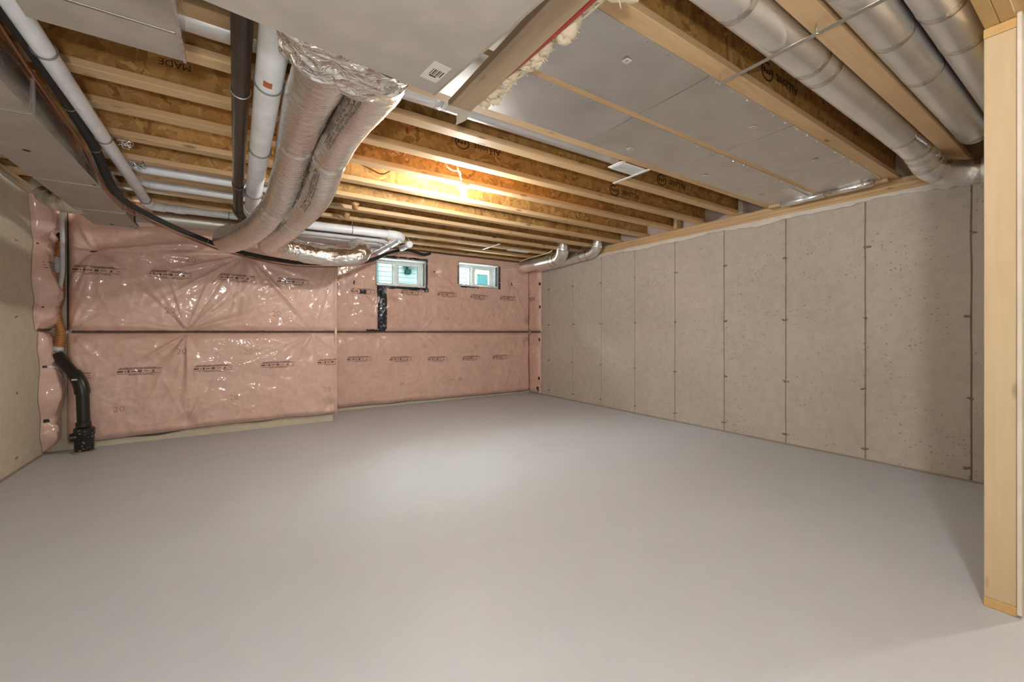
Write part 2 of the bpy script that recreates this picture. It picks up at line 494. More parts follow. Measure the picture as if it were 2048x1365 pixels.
# ---- right wall with cast form panels
def form_wall(name, xin, sgn, y0, y1, seams, m, label, ztop):
    w = MB().box(xin + sgn * .012, xin + sgn * .22, y0, y1, -.1, ztop).build(name, 'joint', kind='structure')
    tag(w, label, 'wall')
    ys = [y0] + [s for s in seams if y0 < s < y1] + [y1]
    rnd = random.Random(3)
    for a, b in zip(ys[:-1], ys[1:]):
        # a panel whose edges wander a little along the joint
        nz = 36
        vs, fs = [], []
        off = rnd.uniform(0, .0015)
        for i in range(nz + 1):
            z = -.02 + (ztop + .02) * i / nz
            ja = .0016 + .0022 * abs(noise.noise(Vector((a * 7, z * 5, 1))))
            jb = .0016 + .0022 * abs(noise.noise(Vector((b * 7, z * 5, 2))))
            wa = .004 * noise.noise(Vector((a * 3, z * 3, 5))); wb = .004 * noise.noise(Vector((b * 3, z * 3, 5)))
            pa, pb = a + ja + wa, b - jb + wb
            vs += [(xin + sgn * .0125, pa, z), (xin + sgn * off, pa + .004, z), (xin + sgn * off, pb - .004, z), (xin + sgn * .0125, pb, z)]
        for i in range(nz):
            for k in range(3):
                q = [i * 4 + k, i * 4 + k + 1, (i + 1) * 4 + k + 1, (i + 1) * 4 + k]
                fs.append(tuple(q) if sgn > 0 else tuple(reversed(q)))
        fs.append((3, 2, 1, 0)); fs.append(tuple(nz * 4 + k for k in range(4)))
        put('concrete_panel', vs, fs, m, w)
    for s in seams:
        if not (y0 + .05 < s < y1 - .05): continue
        for z in (.10, .604, 1.203, 1.803):
            mb = MB()
            for k in range(3):  # the broken tie end and the chipped paste round it
                dy = rnd.uniform(-.026, .026); dz = rnd.uniform(-.006, .006); r0 = rnd.uniform(.009, .017)
                pts = []
                n = 9
                c = Vector((xin, s + dy, z + dz))
                vv = [c + Vector((-sgn * rnd.uniform(.002, .005), 0, 0))]
                for j in range(n):
                    t = 2 * math.pi * j / n
                    rr = r0 * rnd.uniform(.6, 1.25)
                    vv.append(c + Vector((sgn * .002, rr * 1.5 * math.cos(t), rr * .8 * math.sin(t))))
                mb.add(vv, [(0, 1 + j, 1 + (j + 1) % n) if sgn < 0 else (0, 1 + (j + 1) % n, 1 + j) for j in range(n)])
            mb.build('form_tie', 'tie', w)
    return w

seamsR = [0.674 + .6105 * k for k in range(-9, 10)]
form_wall('wall_right', XR, 1, YN, YB2, seamsR, 'concrete', 'grey poured concrete foundation wall with form joints and tie marks', ZC)
seamsL = [4.845 - .61 * k for k in range(0, 16)]
form_wall('wall_left', XL, -1, YN, YB1, seamsL, 'concrete_tan', 'tan poured concrete foundation wall at the left with form joints', 2.23)

wb = MB()
wb.box(XL - .22, XJ, YB1, YB2 + .25, -.1, ZC)                       # jog that stands forward
for (x0, x1, z0, z1) in ((XJ, W1[0], -.1, ZC + .1), (W1[0], W1[1], -.1, W1[2]), (W1[0], W1[1], W1[3], ZC + .1), (W1[1], W2[0], -.1, ZC + .1),
                         (W2[0], W2[1], -.1, W2[2]), (W2[0], W2[1], W2[3], ZC + .1), (W2[1], XR + .22, -.1, ZC + .1)):
    wb.box(x0, x1, YB2, YB2 + .25, z0, z1)
tag(wb.build('wall_back', 'concrete_tan', kind='structure'), 'stepped concrete back wall behind the pink insulation', 'wall')
tag(MB().box(XL - .22, XR + .22, YN - .2, YN, -.1, 2.63).build('wall_near', 'drywall', kind='structure'), 'drywall at the far end behind the camera', 'wall')

tag(MB().box(XL - .3, XR + .3, YN - .2, YB2 + .35, ZJ + JD, ZJ + JD + .02).build('ceiling', 'osb_floor', kind='structure'), 'osb subfloor above the joists', 'ceiling')

# ---- sill plates and rim boards along the side walls
sp = MB().box(XR + .006, XR + .15, YN, YB2 + .2, 2.212, 2.2495, .003).build('trim_1', 'plate', kind='structure')
tag(sp, 'lower sill plate on the right concrete wall', 'sill plate')
sp = MB().box(XR + .014, XR + .15, YN, YB2 + .2, 2.2505, 2.288, .003).build('trim_2', 'plate', kind='structure')
tag(sp, 'middle sill plate on the right concrete wall', 'sill plate')
sp = MB().box(XR + .024, XR + .15, YN, YB2 + .2, 2.289, 2.329, .003).build('trim_3', 'plate', kind='structure')
tag(sp, 'upper sill plate carrying the joist ends at right', 'sill plate')
tag(MB().box(XR + .10, XR + .14, YN, YB2 + .2, 2.33, ZJ + JD).build('trim_4', 'rim', kind='structure'), 'pale rim board closing the joist ends at right', 'rim board')
tag(MB().box(XL - .15, XL - .012, YN, YB1, 2.24, 2.329, .003).build('trim_5', 'plate', kind='structure'), 'sill plate on the left concrete wall', 'sill plate')
tag(MB().box(XL - .15, XL - .11, YN, YB2 + .2, 2.33, ZJ + JD).build('trim_6', 'rim', kind='structure'), 'rim board closing the joist ends at left', 'rim board')
tag(MB().box(XL - .2, XR + .2, YB2 + .10, YB2 + .24, 2.302, 2.63).build('trim_7', 'rim', kind='structure'), 'rim board above the back wall', 'rim board')

def ragged_strip(name, x, sgn, y0, y1, ztop, drop, m, parent, seed, step=.03):
    """thin foam gasket that sticks out at the wall top and hangs unevenly"""
    n = int((y1 - y0) / step)
    vs, fs = [], []
    for i in range(n + 1):
        y = y0 + (y1 - y0) * i / n
        d = drop * (0.65 + 0.6 * noise.noise(Vector((y * 2.1, seed, 0))) + .25 * noise.noise(Vector((y * 17, seed, 3))))
        d = max(.004, d)
        for dx in (.004, -.004):
            vs += [(x - sgn * (.006 + dx), y, ztop), (x - sgn * (.010 + dx), y, ztop - d)]
    for i in range(n):
        a = i * 4; b = a + 4
        fs += [(a, b, b + 1, a + 1), (a + 2, a + 3, b + 3, b + 2), (a + 1, b + 1, b + 3, a + 3), (a, a + 2, b + 2, b)]
    return put(name, vs, fs, m, parent)
g = ragged_strip('sill_gasket', XR, 1, -1.0, 5.6, 2.218, .066, 'white_foam', None, 2)
tag(g, 'ragged white foam gasket along the right wall top', 'gasket')
g = ragged_strip('sill_gasket', XL, -1, 1.0, 5.05, 2.262, .05, 'white_foam', None, 8)
tag(g, 'ragged white foam gasket along the left wall top', 'gasket')

# ---- floor edge bead: dark gap along the right and left wall foot
tag(MB().box(XR - .007, XR - .001, YN, YB2 - .3, .0008, .014).build('baseboard_right', 'joint', kind='structure'), 'dark unpainted joint along the right wall foot', 'joint')
tag(MB().box(XL + .001, XL + .016, YN, YB1 - .1, .0008, .010).build('baseboard_left', 'joint', kind='structure'), 'dark unpainted joint along the left wall foot', 'joint')

# ================================================================== ceiling joists
JY = [-4.35, -3.94, -3.53, -3.12, -2.71, -2.30, -1.89, -1.48, -.95, -.5, -.05, .715, 1.117, 1.597, 2.035, 2.38, 2.785, 3.165, 3.60, 4.05, 4.45, 4.86, 5.26, 5.66, 6.05]
FW, FH = .087, .038
order = ['back wall', 'second', 'third', 'fourth', 'fifth', 'sixth', 'seventh', 'eighth', 'ninth', 'tenth', 'eleventh', 'twelfth', 'thirteenth', 'fourteenth']
JO = {}
for k, y in enumerate(JY):
    idx = len(JY) - 1 - k
    if idx == 0: lab = 'wooden I-joist right against the back wall'
    elif idx < 14: lab = 'wooden I-joist with osb web, %s from the back wall' % order[idx]
    else: lab = 'wooden I-joist overhead behind the camera, %s from the near end wall' % (['first'] + order[1:])[k]
    j = thing('ceiling_joist', (1.5, y, ZJ), lab, 'joist', 'wooden I-joists across the ceiling')
    JO[k] = j
    x0, x1 = XL - .10, XR + .09
    MB().box(x0, x1, y - FW / 2, y + FW / 2, ZJ, ZJ + FH, .003).build('bottom_flange', 'flange', j)
    MB().box(x0, x1, y - FW / 2, y + FW / 2, ZJ + JD - FH, ZJ + JD - .001, .003).build('top_flange', 'flange', j)
    MB().box(x0, x1, y - .006, y + .006, ZJ + FH, ZJ + JD - FH).build('web', 'osb', j)

# ---- stamped lettering on the webs (upside down, as the joists were set)
def stamp(jk, x, txt, size, z=None, flip=True, circle=True, m='ink_black', bold=.0):
    y = JY[jk] - .0068
    z = z if z is not None else ZJ + JD / 2
    v, f = text_mesh(txt, size, bold)
    sg = -1 if flip else 1
    put('stamped_lettering', [(x + sg * p.x, y, z + sg * p.y) for p in v], f, m, JO[jk])
    if circle:
        c = MB()
        xc = x - sg * -1 * 0 + (-size * 3.1 if flip else size * 3.1)
        for rr, ww in ((size * .78, size * .085),):
            n = 28
            for i in range(n):
                a, b = 2 * math.pi * i / n, 2 * math.pi * (i + 1) / n
                if i in (3, 4): continue
                c.add([(xc + r_ * math.cos(t), y, z + r_ * .8 * math.sin(t)) for t in (a, b) for r_ in (rr - ww, rr + ww)], [(0, 1, 3, 2)])
        for (ox, oz, hw, hh) in ((-.42, .05, .13, .2), (-.05, -.02, .16, .16), (.34, .04, .12, .2)):
            c.add([(xc + size * (ox + a_), y, z + size * (oz + b_)) for a_, b_ in ((-hw, -hh), (hw, -hh * .7), (hw * .8, hh), (-hw, hh * .8))], [(0, 1, 2, 3)])
        c.build('stamped_emblem', m, JO[jk])

JI = {round(y, 3): i for i, y in enumerate(JY)}
stamp(JI[1.117], 2.62, 'ALLjoist', .075, ZJ + .16, bold=.002)
stamp(JI[2.38], 2.02, 'ALLjoist', .075, ZJ + .17, bold=.0015)
stamp(JI[2.38], 3.42, 'ALLjoist', .075, ZJ + .12, bold=.0015)
stamp(JI[2.785], 1.62, 'ALLjoist', .07, ZJ + .16, bold=.001)
stamp(JI[2.785], 3.25, 'ALLjoist', .075, ZJ + .11, bold=.0015)
stamp(JI[2.785], -.26, 'MADE', .05, ZJ + .15, circle=False)

# ---- squash blocks at two joist ends by the right wall
for (k, a, b, m) in ((JI[3.165], -.075, -.015, 'plate'), (JI[2.38], -.07, -.01, 'rim')):
    o = MB().box(XR - .03, XR + .06, JY[k] + a - .02, JY[k] + b - .03, ZJ + .001, ZJ + .16, .003).build('squash_block', m)
    tag(o, 'short upright block beside a joist end at the right wall, %s' % ('wooden' if m == 'plate' else 'pale'), 'block')

# ================================================================== sheet metal joist pans
PX = [0.80, 1.911, 2.785, 3.657, 4.36]
rows = [(1.150, 1.578, 'row nearer the big front joist'), (1.618, 2.005, 'row nearer the back wall')]
ordn = ['leftmost', 'second from left', 'second from right', 'rightmost']
def sheet(x0, x1, y0, y1, z, seed, amp=.004):
    nx, ny = 40, 18
    vs = []
    for i in range(nx + 1):
        for jx in range(ny + 1):
            u, v = i / nx, jx / ny
            x = x0 + (x1 - x0) * u; y = y0 + (y1 - y0) * v
            e = min(1, min(v, 1 - v) * 7)
            d = amp * e * (noise.noise(Vector((x * 2.2, y * 3.1, seed))) + .35 * noise.noise(Vector((x * 7, y * 6, seed + 4))))
            vs.append((x, y, z - .0035 - abs(d) * .9 - .004 * e * math.sin(math.pi * v)))
    fs = []
    for i in range(nx):
        for jx in range(ny):
            a = i * (ny + 1) + jx
            fs.append((a, a + 1, a + ny + 2, a + ny + 1))
    n = len(vs)
    vs += [(a, b, z - .0006) for a, b in ((x0, y0), (x1, y0), (x1, y1), (x0, y1))]
    fs.append((n, n + 1, n + 2, n + 3))
    for (idx, c0, c1) in (([i * (ny + 1) for i in range(nx + 1)], n, n + 1), ([i * (ny + 1) + ny for i in range(nx + 1)], n + 3, n + 2),
                          (list(range(ny + 1)), n, n + 3), ([nx * (ny + 1) + q for q in range(ny + 1)], n + 1, n + 2)):
        fs.append(tuple(idx) + (c1, c0))
    return vs, fs
for ri, (y0, y1, rn) in enumerate(rows):
    for ci in range(4):
        vs, fs = sheet(PX[ci] + .002, PX[ci + 1] - .002, y0, y1, ZJ, ri * 7 + ci * 3)
        t = thing('joist_pan', ((PX[ci] + PX[ci + 1]) / 2, (y0 + y1) / 2, ZJ - .004), 'grey sheet metal pan under the joists, %s, %s' % (ordn[ci], rn), 'metal sheet', 'sheet metal joist pans')
        smooth_auto(put('sheet', vs, fs, 'pan', t))
        # stamped tag and nail heads
        tx, ty = PX[ci] + (.28 if ri else .66), y0 + (.26 if ri else .12)
        MB().box(tx, tx + .035, ty, ty + .03, ZJ - .0165, ZJ - .0145).build('paper_tag', 'label', t)
        MB().box(tx + .012, tx + .018, ty + .006, ty + .022, ZJ - .0169, ZJ - .0164).build('print_mark', 'ink_foil', t)
        for q in range(6):
            x = PX[ci] + .08 + q * .145
            if x < PX[ci + 1] - .03:
                MB().tube([(x, y0 + .012, ZJ - .004), (x, y0 + .012, ZJ - .008)], .006, 8).build('nail_head', 'tape_foil', t)
# foil tape at the pans' wall end
o = MB().box(3.98, 4.40, 1.66, 1.735, ZJ - .012, ZJ - .006, .002).build('foil_tape_strip', 'tape_foil'); o.data.transform(Matrix.Identity(4))
tag(o, 'bright foil tape strip at the wall end of the rear pan row', 'tape')
bl = MB().box(4.365, XR + .02, 1.12, 1.60, ZJ - .03, ZJ - .001, .003).build('end_blocking', 'plate')
tag(bl, 'wood blocking closing the front pan row at the right wall', 'blocking')
bl = MB().box(4.365, XR + .02, 1.61, 2.02, ZJ - .03, ZJ - .001, .003).build('end_blocking', 'plate')
tag(bl, 'wood blocking closing the rear pan row at the right wall', 'blocking')
o = MB().tube([(4.33, 1.20, 2.305), (4.345, 1.52, 2.305)], .03, 12).build('foil_roll', 'tape_foil', smooth=True)
tag(o, 'crushed foil strip along the pan end by the wall', 'tape')
o = MB().tube([(4.345, 1.55, 2.305), (4.36, 1.90, 2.305)], .028, 12).build('foil_roll', 'duct_round', smooth=True)
tag(o, 'folded metal end strip of the rear pan row', 'metal strip')

# ================================================================== ducts
def round_duct(name, label, pts, r, m='duct_round', seams=(), n=10, seg=28, group=None, elbow_at=None, straight=False):
    t = thing(name, Vector(pts[0]), label, 'duct', group)
    P = [Vector(p) for p in pts] if straight else spline(pts, n)
    MB().tube(P, r, seg).build('duct_pipe', m, t, True)
    smooth_auto(t.children[0])
    L_ = [0]
    for a, b in zip(P[:-1], P[1:]): L_.append(L_[-1] + (b - a).length)
    for s in seams:
        d = s * L_[-1]
        for i in range(len(P) - 1):
            if L_[i] <= d <= L_[i + 1]:
                k = (d - L_[i]) / max(1e-6, L_[i + 1] - L_[i]); c = P[i].lerp(P[i + 1], k); ax = (P[i + 1] - P[i]).normalized()
                MB().tube([c - ax * .022, c - ax * .018, c + ax * .018, c + ax * .022], [r * 1.001, r * 1.018, r * 1.018, r * 1.001], seg, False).build('tape_band', 'tape_foil', t, True)
                break
    return t

# big low trunk overhead (turned a few degrees from the walls)
tr = thing('trunk_duct', (.15, .4, 1.88), 'wide flat grey metal trunk hanging low overhead, barcode sticker on it', 'duct')
ang = R(6.3)
def rot(p, o=(.553, 1.303)):
    x, y = p
    return (o[0] + x * math.cos(ang) - y * math.sin(ang), o[1] + x * math.sin(ang) + y * math.cos(ang))
def rbox(mb, x0, x1, y0, y1, z0, z1):
    c = [rot(p) for p in ((x0, y0), (x1, y0), (x1, y1), (x0, y1))]
    mb.add([(a, b, z) for z in (z0, z1) for a, b in c], [(3, 2, 1, 0), (4, 5, 6, 7), (0, 1, 5, 4), (1, 2, 6, 5), (2, 3, 7, 6), (3, 0, 4, 7)])
    return mb
rbox(MB(), -.95, 0, -1.9, 0, 1.885, 2.08).build('duct_body', 'galv', tr)
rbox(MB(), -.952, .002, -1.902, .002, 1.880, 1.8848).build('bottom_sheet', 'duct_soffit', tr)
rbox(MB(), -.003, .003, -1.9, 0, 1.8775, 1.8835).build('seam_lip', 'joint', tr)
st = rbox(MB(), -.085, -.028, -.155, -.062, 1.8785, 1.8798).build('barcode_sticker', 'label', tr)
for q in range(6):
    rbox(MB(), -.070 + q * .0065, -.070 + q * .0065 + (.0036 if q % 2 else .002), -.125, -.095, 1.8778, 1.8784).build('barcode_bar', 'ink_black', st)
rbox(MB(), -.067, -.044, -.092, -.086, 1.8778, 1.8784).build('printed_line', 'ink_black', st)

# left-hand upper trunk, seen past the white pipe
t2 = thing('trunk_duct', (-.36, .5, 2.13), 'beige metal trunk with raised cross seams at the upper left', 'duct')
MB().box(-.573, -.16, -1.2, 2.035, 2.134, 2.318).build('duct_body', 'galv_side', t2)
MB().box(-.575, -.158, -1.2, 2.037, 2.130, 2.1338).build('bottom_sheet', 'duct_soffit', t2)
for y in (1.86, 1.63, 1.2, .7):
    MB().box(-.573, -.172, y - .006, y + .006, 2.126, 2.1298, .002).build('cross_seam', 'galv_side', t2)
MB().box(-.166, -.156, -1.2, 2.037, 2.124, 2.150).build('corner_lip', 'tape_foil', t2)

# long trunk along the left wall
t3 = thing('trunk_duct', (-.9, 2.0, 2.06), 'long rectangular metal trunk running along the left wall to the back', 'duct')
ys = [-1.2, .3, 1.55, 2.75, 3.86, 4.62, 5.24]
for a, b in zip(ys[:-1], ys[1:]):
    MB().box(-1.06, -.755, a + .003, b - .003, 2.064, 2.262).build('duct_section', 'galv_side', t3)
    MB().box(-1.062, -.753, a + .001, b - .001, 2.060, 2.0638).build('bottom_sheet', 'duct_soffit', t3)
    MB().box(-.7548, -.7485, b - .012, b + .004, 2.056, 2.262).build('drive_cleat', 'galv', t3)
    MB().box(-1.06, -.753, b - .008, b + .004, 2.0565, 2.0598).build('bottom_cleat', 'galv', t3)
for (x, y) in ((-.93, 3.30), (-.775, 3.83), (-.93, 5.15), (-.80, 5.18), (-.775, 5.21)):
    MB().tube([(x, y, 2.0602), (x, y, 2.0590)], .016 if x == -.93 else .011, 12).build('punched_hole', 'ink_black', t3)
tk = round_duct('round_duct', 'short round metal takeoff curling up beside the left trunk', [(-1.02, 4.72, 2.13), (-1.13, 4.74, 2.125), (-1.22, 4.78, 2.17), (-1.25, 4.80, 2.28)], .085, 'duct_round', (.3, .5, .7), 8)
tk2 = thing('duct_takeoff', (-.74, 5.1, 2.1), 'tapered bright metal takeoff on the end of the left trunk', 'duct')
MB().add([(-.748, 5.02, 2.08), (-.748, 5.22, 2.08), (-.748, 5.22, 2.25), (-.748, 5.02, 2.25), (-.64, 5.09, 2.10), (-.64, 5.24, 2.10), (-.64, 5.24, 2.25), (-.64, 5.09, 2.25)],
         [(0, 1, 2, 3), (7, 6, 5, 4), (0, 4, 5, 1), (1, 5, 6, 2), (2, 6, 7, 3), (3, 7, 4, 0)]).build('taper', 'duct_round', tk2)
round_duct('round_duct', 'long grey round duct under the white pipe at the back', [(-.64, 5.17, 2.175), (.3, 5.17, 2.175), (1.48, 5.17, 2.175)], .074, 'galv', (.36, .9), straight=True)

# round ducts in the joist bays at the right
round_duct('round_duct', 'round metal duct in the bay behind the front joist, with elbow at wall',
           [(.9, .86, 2.375), (2.4, .86, 2.375), (3.6, .86, 2.37), (3.92, .85, 2.345), (4.10, .81, 2.245), (4.20, .68, 2.19), (4.215, .50, 2.185), (4.215, .352, 2.185)], .086,
           'duct_round', (.19, .36, .395, .72, .80, .825, .85, .875, .93), 10)
round_duct('round_duct', 'round metal duct left of the dark gap near the post', [(.9, .588, 2.372), (2.5, .588, 2.372), (3.95, .588, 2.372)], .077, 'duct_round', (.30, .47, .62, .98), straight=True)
round_duct('round_duct', 'round metal duct right of the dark gap near the post', [(.9, .424, 2.372), (2.5, .424, 2.372), (3.95, .424, 2.372)], .077, 'duct_round', (.45, .56,), straight=True)
# duct in the bay before the register
rd = round_duct('round_duct', 'metal duct up in a joist bay leading to the white register', [(-.5, 2.19, 2.412), (1.0, 2.19, 2.418), (2.28, 2.19, 2.425), (2.40, 2.19, 2.425)], .069, 'duct_round', (.5,), straight=True)
rg = thing('air_register', (2.48, 2.14, 2.322), 'white louvred air register hanging below a joist bay', 'register')
MB().box(2.325, 2.635, 2.075, 2.205, 2.318, 2.324, .002).build('face_plate', 'white_paint', rg)
for q in range(9):
    y = 2.087 + q * .0133
    MB().box(2.345, 2.615, y, y + .006, 2.313, 2.3178).build('louvre', 'white_paint', rg)
MB().box(2.40, 2.56, 2.10, 2.19, 2.3242, 2.36).build('boot', 'duct_round', rg)
MB().box(2.585, 2.612, 2.04, 2.40, 2.3085, 2.3125, .001).build('hanger_strap', 'white_paint', rg)
# two small white items between the far joists
o = MB().box(3.085, 3.115, 4.98, 5.46, 2.321, 2.328, .001).build('strap', 'white_paint'); tag(o, 'thin white strap across two far joists left of the far register', 'strap')
rg2 = thing('air_register', (3.62, 5.24, 2.322), 'small pale register among the far joists by the corner ducts', 'register')
MB().box(3.43, 3.80, 5.19, 5.31, 2.320, 2.328, .002).build('face_plate', 'white_paint', rg2)
for q in range(5):
    MB().box(3.45, 3.78, 5.205 + q * .02, 5.213 + q * .02, 2.316, 2.3198).build('louvre', 'white_paint', rg2)

# ducts along the right wall in the far corner
round_duct('round_duct', 'thick shiny round duct along the wall in the far right corner', [(4.10, 4.80, 2.50), (4.105, 4.80, 2.40), (4.13, 4.84, 2.30), (4.17, 4.95, 2.235), (4.19, 5.12, 2.22), (4.20, 5.5, 2.22), (4.20, 5.97, 2.22)], .098, 'duct_round', (.12, .32, .40, .97), 10)
round_duct('round_duct', 'thinner round duct with elbow between thick corner duct and concrete wall', [(4.30, 4.27, 2.50), (4.30, 4.27, 2.40), (4.315, 4.31, 2.29), (4.335, 4.42, 2.235), (4.345, 4.6, 2.225), (4.355, 5.2, 2.20), (4.36, 5.7, 2.19)], .068, 'duct_round', (.12, .27, .36), 10)
o = MB().tube(spline([(4.02, 4.95, 2.325), (4.08, 5.15, 2.322), (4.10, 5.6, 2.322), (4.10, 5.95, 2.30)], 6), .008, 8).build('cable', 'cable', smooth=True)
tag(o, 'thin pale cable running above the thick corner duct', 'cable')

# ================================================================== insulated foil flex ducts
def sstep_(t):
    t = max(0.0, min(1.0, t)); return t * t * (3 - 2 * t)
def flex_duct(label, pts, r, seed, bands=(), text=None, kind='flexible_duct', lowrun=None):
    t = thing(kind, Vector(pts[0]), label, 'duct', 'insulated foil flex ducts')
    P = spline(pts, 26)
    # resample evenly
    Ls = [0]
    for a, b in zip(P[:-1], P[1:]): Ls.append(Ls[-1] + (b - a).length)
    tot = Ls[-1]; n = int(tot / .009)
    Q = []; k = 0
    for i in range(n + 1):
        d = tot * i / n
        while k < len(P) - 2 and Ls[k + 1] < d: k += 1
        Q.append(P[k].lerp(P[k + 1], (d - Ls[k]) / max(1e-9, Ls[k + 1] - Ls[k])))
    seg = 44
    def fn(i, j, a):
        s = tot * i / n
        m = 1 + .010 * math.sin(s * 2 * math.pi / .034 + .5 * math.sin(a * 2))
        m += .045 * noise.noise(Vector((math.cos(a) * 1.3, math.sin(a) * 1.3, s * 3 + seed)))
        m += .020 * noise.noise(Vector((math.cos(a) * 4, math.sin(a) * 4, s * 22 + seed)))
        if lowrun and s / tot > lowrun:
            k_ = sstep_((s / tot - lowrun) / .05)
            m += k_ * (.10 * noise.noise(Vector((math.cos(a) * 2.2, math.sin(a) * 2.2, s * 9 + seed))) + .07 * noise.noise(Vector((math.cos(a) * 6, math.sin(a) * 6, s * 30))))
        for b in bands:
            m -= .10 * math.exp(-((s / tot - b) * tot / .022) ** 2)
            m += .035 * math.sin(a * 13 + b * 9) * math.exp(-(((s / tot - b) * tot) / .07) ** 2) * .6
        return m
    MB().tube(Q, r, seg, True, fn).build('foil_sleeve', 'foil', t, True)
    # frames again for the print
    if text:
        tang = [(Q[min(n, i + 1)] - Q[max(0, i - 1)]).normalized() for i in range(n + 1)]
        u = (Vector((0, 0, 1)) - tang[0] * tang[0].z).normalized(); fr = []
        for i in range(n + 1):
            u = (u - tang[i] * u.dot(tang[i])).normalized(); fr.append((u.copy(), tang[i].cross(u)))
        rnd = random.Random(seed)
        for (s0, s1, a0, a1) in text:
            mb = MB()
            s = s0 * tot
            while s < s1 * tot:
                i = int(s / tot * n); L_ = rnd.choice((.004, .006, .010))
                for q in range(3):
                    aa = a0 + (a1 - a0) * (q + rnd.uniform(0, .25)) / 3; ab = aa + (a1 - a0) * rnd.uniform(.10, .24)
                    vs = []
                    for di in (0, 1):
                        ii = min(n, max(0, int((s + di * L_) / tot * n) + di))
                        c = Q[ii]; uu, ww = fr[ii]
                        for aq in (aa, (aa + ab) / 2, ab):
                            jj = aq / (2 * math.pi) * seg
                            k = r * fn(ii, jj, aq) * 1.012 + .0012
                            vs.append(c + (uu * math.cos(aq) + ww * math.sin(aq)) * k)
                    if rnd.random() < .75: mb.add(vs, [(0, 1, 4, 3), (1, 2, 5, 4)])
                s += L_ + rnd.uniform(.006, .014)
            if mb.v: mb.build('printed_text', 'ink_foil', t)
    return t

flex_duct('fat foil flex duct sweeping down, left of the twin pair', [(.225, 1.42, 1.975), (.262, 1.60, 2.03), (.275, 2.1, 2.13), (.287, 2.6, 2.17), (.292, 3.0, 2.13), (.262, 3.40, 2.02), (.165, 3.79, 1.92), (.03, 4.17, 1.875), (-.06, 4.5, 1.89), (-.07, 4.8, 1.99), (.0, 5.0, 2.08)], .096, 3,
          (.335, .565), [(.06, .27, 1.75, 2.3), (.35, .52, 1.9, 2.5), (.58, .70, 2.2, 2.7)])
flex_duct('fat foil flex duct sweeping down, right of the twin pair', [(.415, 1.40, 1.985), (.455, 1.60, 2.04), (.478, 2.1, 2.13), (.485, 2.45, 2.165), (.478, 2.75, 2.13), (.465, 3.15, 2.02), (.36, 3.70, 1.93), (.26, 4.2, 1.885), (.30, 4.52, 1.90), (.50, 4.70, 1.90), (.80, 4.72, 1.875), (1.06, 4.66, 1.89), (1.16, 4.72, 1.97), (1.16, 4.95, 2.06)], .096, 11,
          (.30, .50), [(.05, .24, 3.75, 4.3), (.31, .42, 3.7, 4.2)], lowrun=.66)
# loose crumpled foil lying along the lower run
def crumple(label, name, cx, nx, ny, fn, m):
    vs = []; fs = []
    for i in range(nx + 1):
        for k in range(ny + 1):
            vs.append(fn(i / nx, k / ny))
    for i in range(nx):
        for k in range(ny):
            a = i * (ny + 1) + k
            fs.append((a, a + 1, a + ny + 2, a + ny + 1))
    return put(name, vs, fs, m)
def loose(u, v):
    x = .36 + .86 * u; a = v * 2 * math.pi
    rr = (.085 + .03 * math.sin(math.pi * u)) * (1 + .28 * noise.noise(Vector((x * 5, math.cos(a) * 1.5, math.sin(a) * 1.5))) + .10 * noise.noise(Vector((x * 16, math.cos(a) * 4, math.sin(a) * 4))))
    rr *= min(1, .25 + 6 * u, .25 + 6 * (1 - u))
    return Vector((x, 4.93 + rr * .8 * math.cos(a), 1.965 + .02 * math.cos(u * 5) + rr * .8 * math.sin(a)))
o = crumple('', 'foil_blanket', None, 90, 40, loose, 'foil_crumpled')
tag(o, 'loose crumpled bright foil wrap lying behind the lower flex duct run', 'foil wrap')
# crumpled collar between the low trunk and the flex ducts
def collar(u, v):
    a = v * 2 * math.pi
    sx, sz = .215 - .03 * u, .105 - .015 * u
    pw = .62
    c, s_ = math.cos(a), math.sin(a)
    x = sx * math.copysign(abs(c) ** pw, c); z = sz * math.copysign(abs(s_) ** pw, s_)
    k = 1 + .11 * noise.noise(Vector((x * 9, u * 3, z * 9))) + .07 * noise.noise(Vector((x * 26, u * 9, z * 26)))
    px = .300 + x * k; py = 1.27 + .235 * u + .045 * x / .2 + .015 * noise.noise(Vector((x * 20, z * 20, 3))) * u
    return Vector((px, py, 1.985 + .012 * u + z * k))
o = crumple('', 'foil_collar', None, 26, 110, collar, 'foil_crumpled')
tag(o, 'crumpled foil collar joining the twin flex ducts to the low trunk', 'foil collar')

# ================================================================== drain and vent pipes
def pipe(name, label, parts, cat='pipe', group=None):
    """parts: list of (kind, args): tube pts/r/mat/name"""
    t = thing(name, Vector(parts[0][1][0]), label, cat, group)
    for (nm, pts, r, m) in parts:
        o = MB().tube(pts, r, 26).build(nm, m, t, True); smooth_auto(o)
    return t
def hanger(t, c, axis, r, ztop=ZJ, m='wire_tie'):
    MB().ring(c, axis, r + .003, .0035).build('pipe_hanger', m, t, True)
def bend(a, c, b, n=7):
    a, c, b = Vector(a), Vector(c), Vector(b)
    return [(1 - t) ** 2 * a + 2 * t * (1 - t) * c + t * t * b for t in [i / n for i in range(n + 1)]]

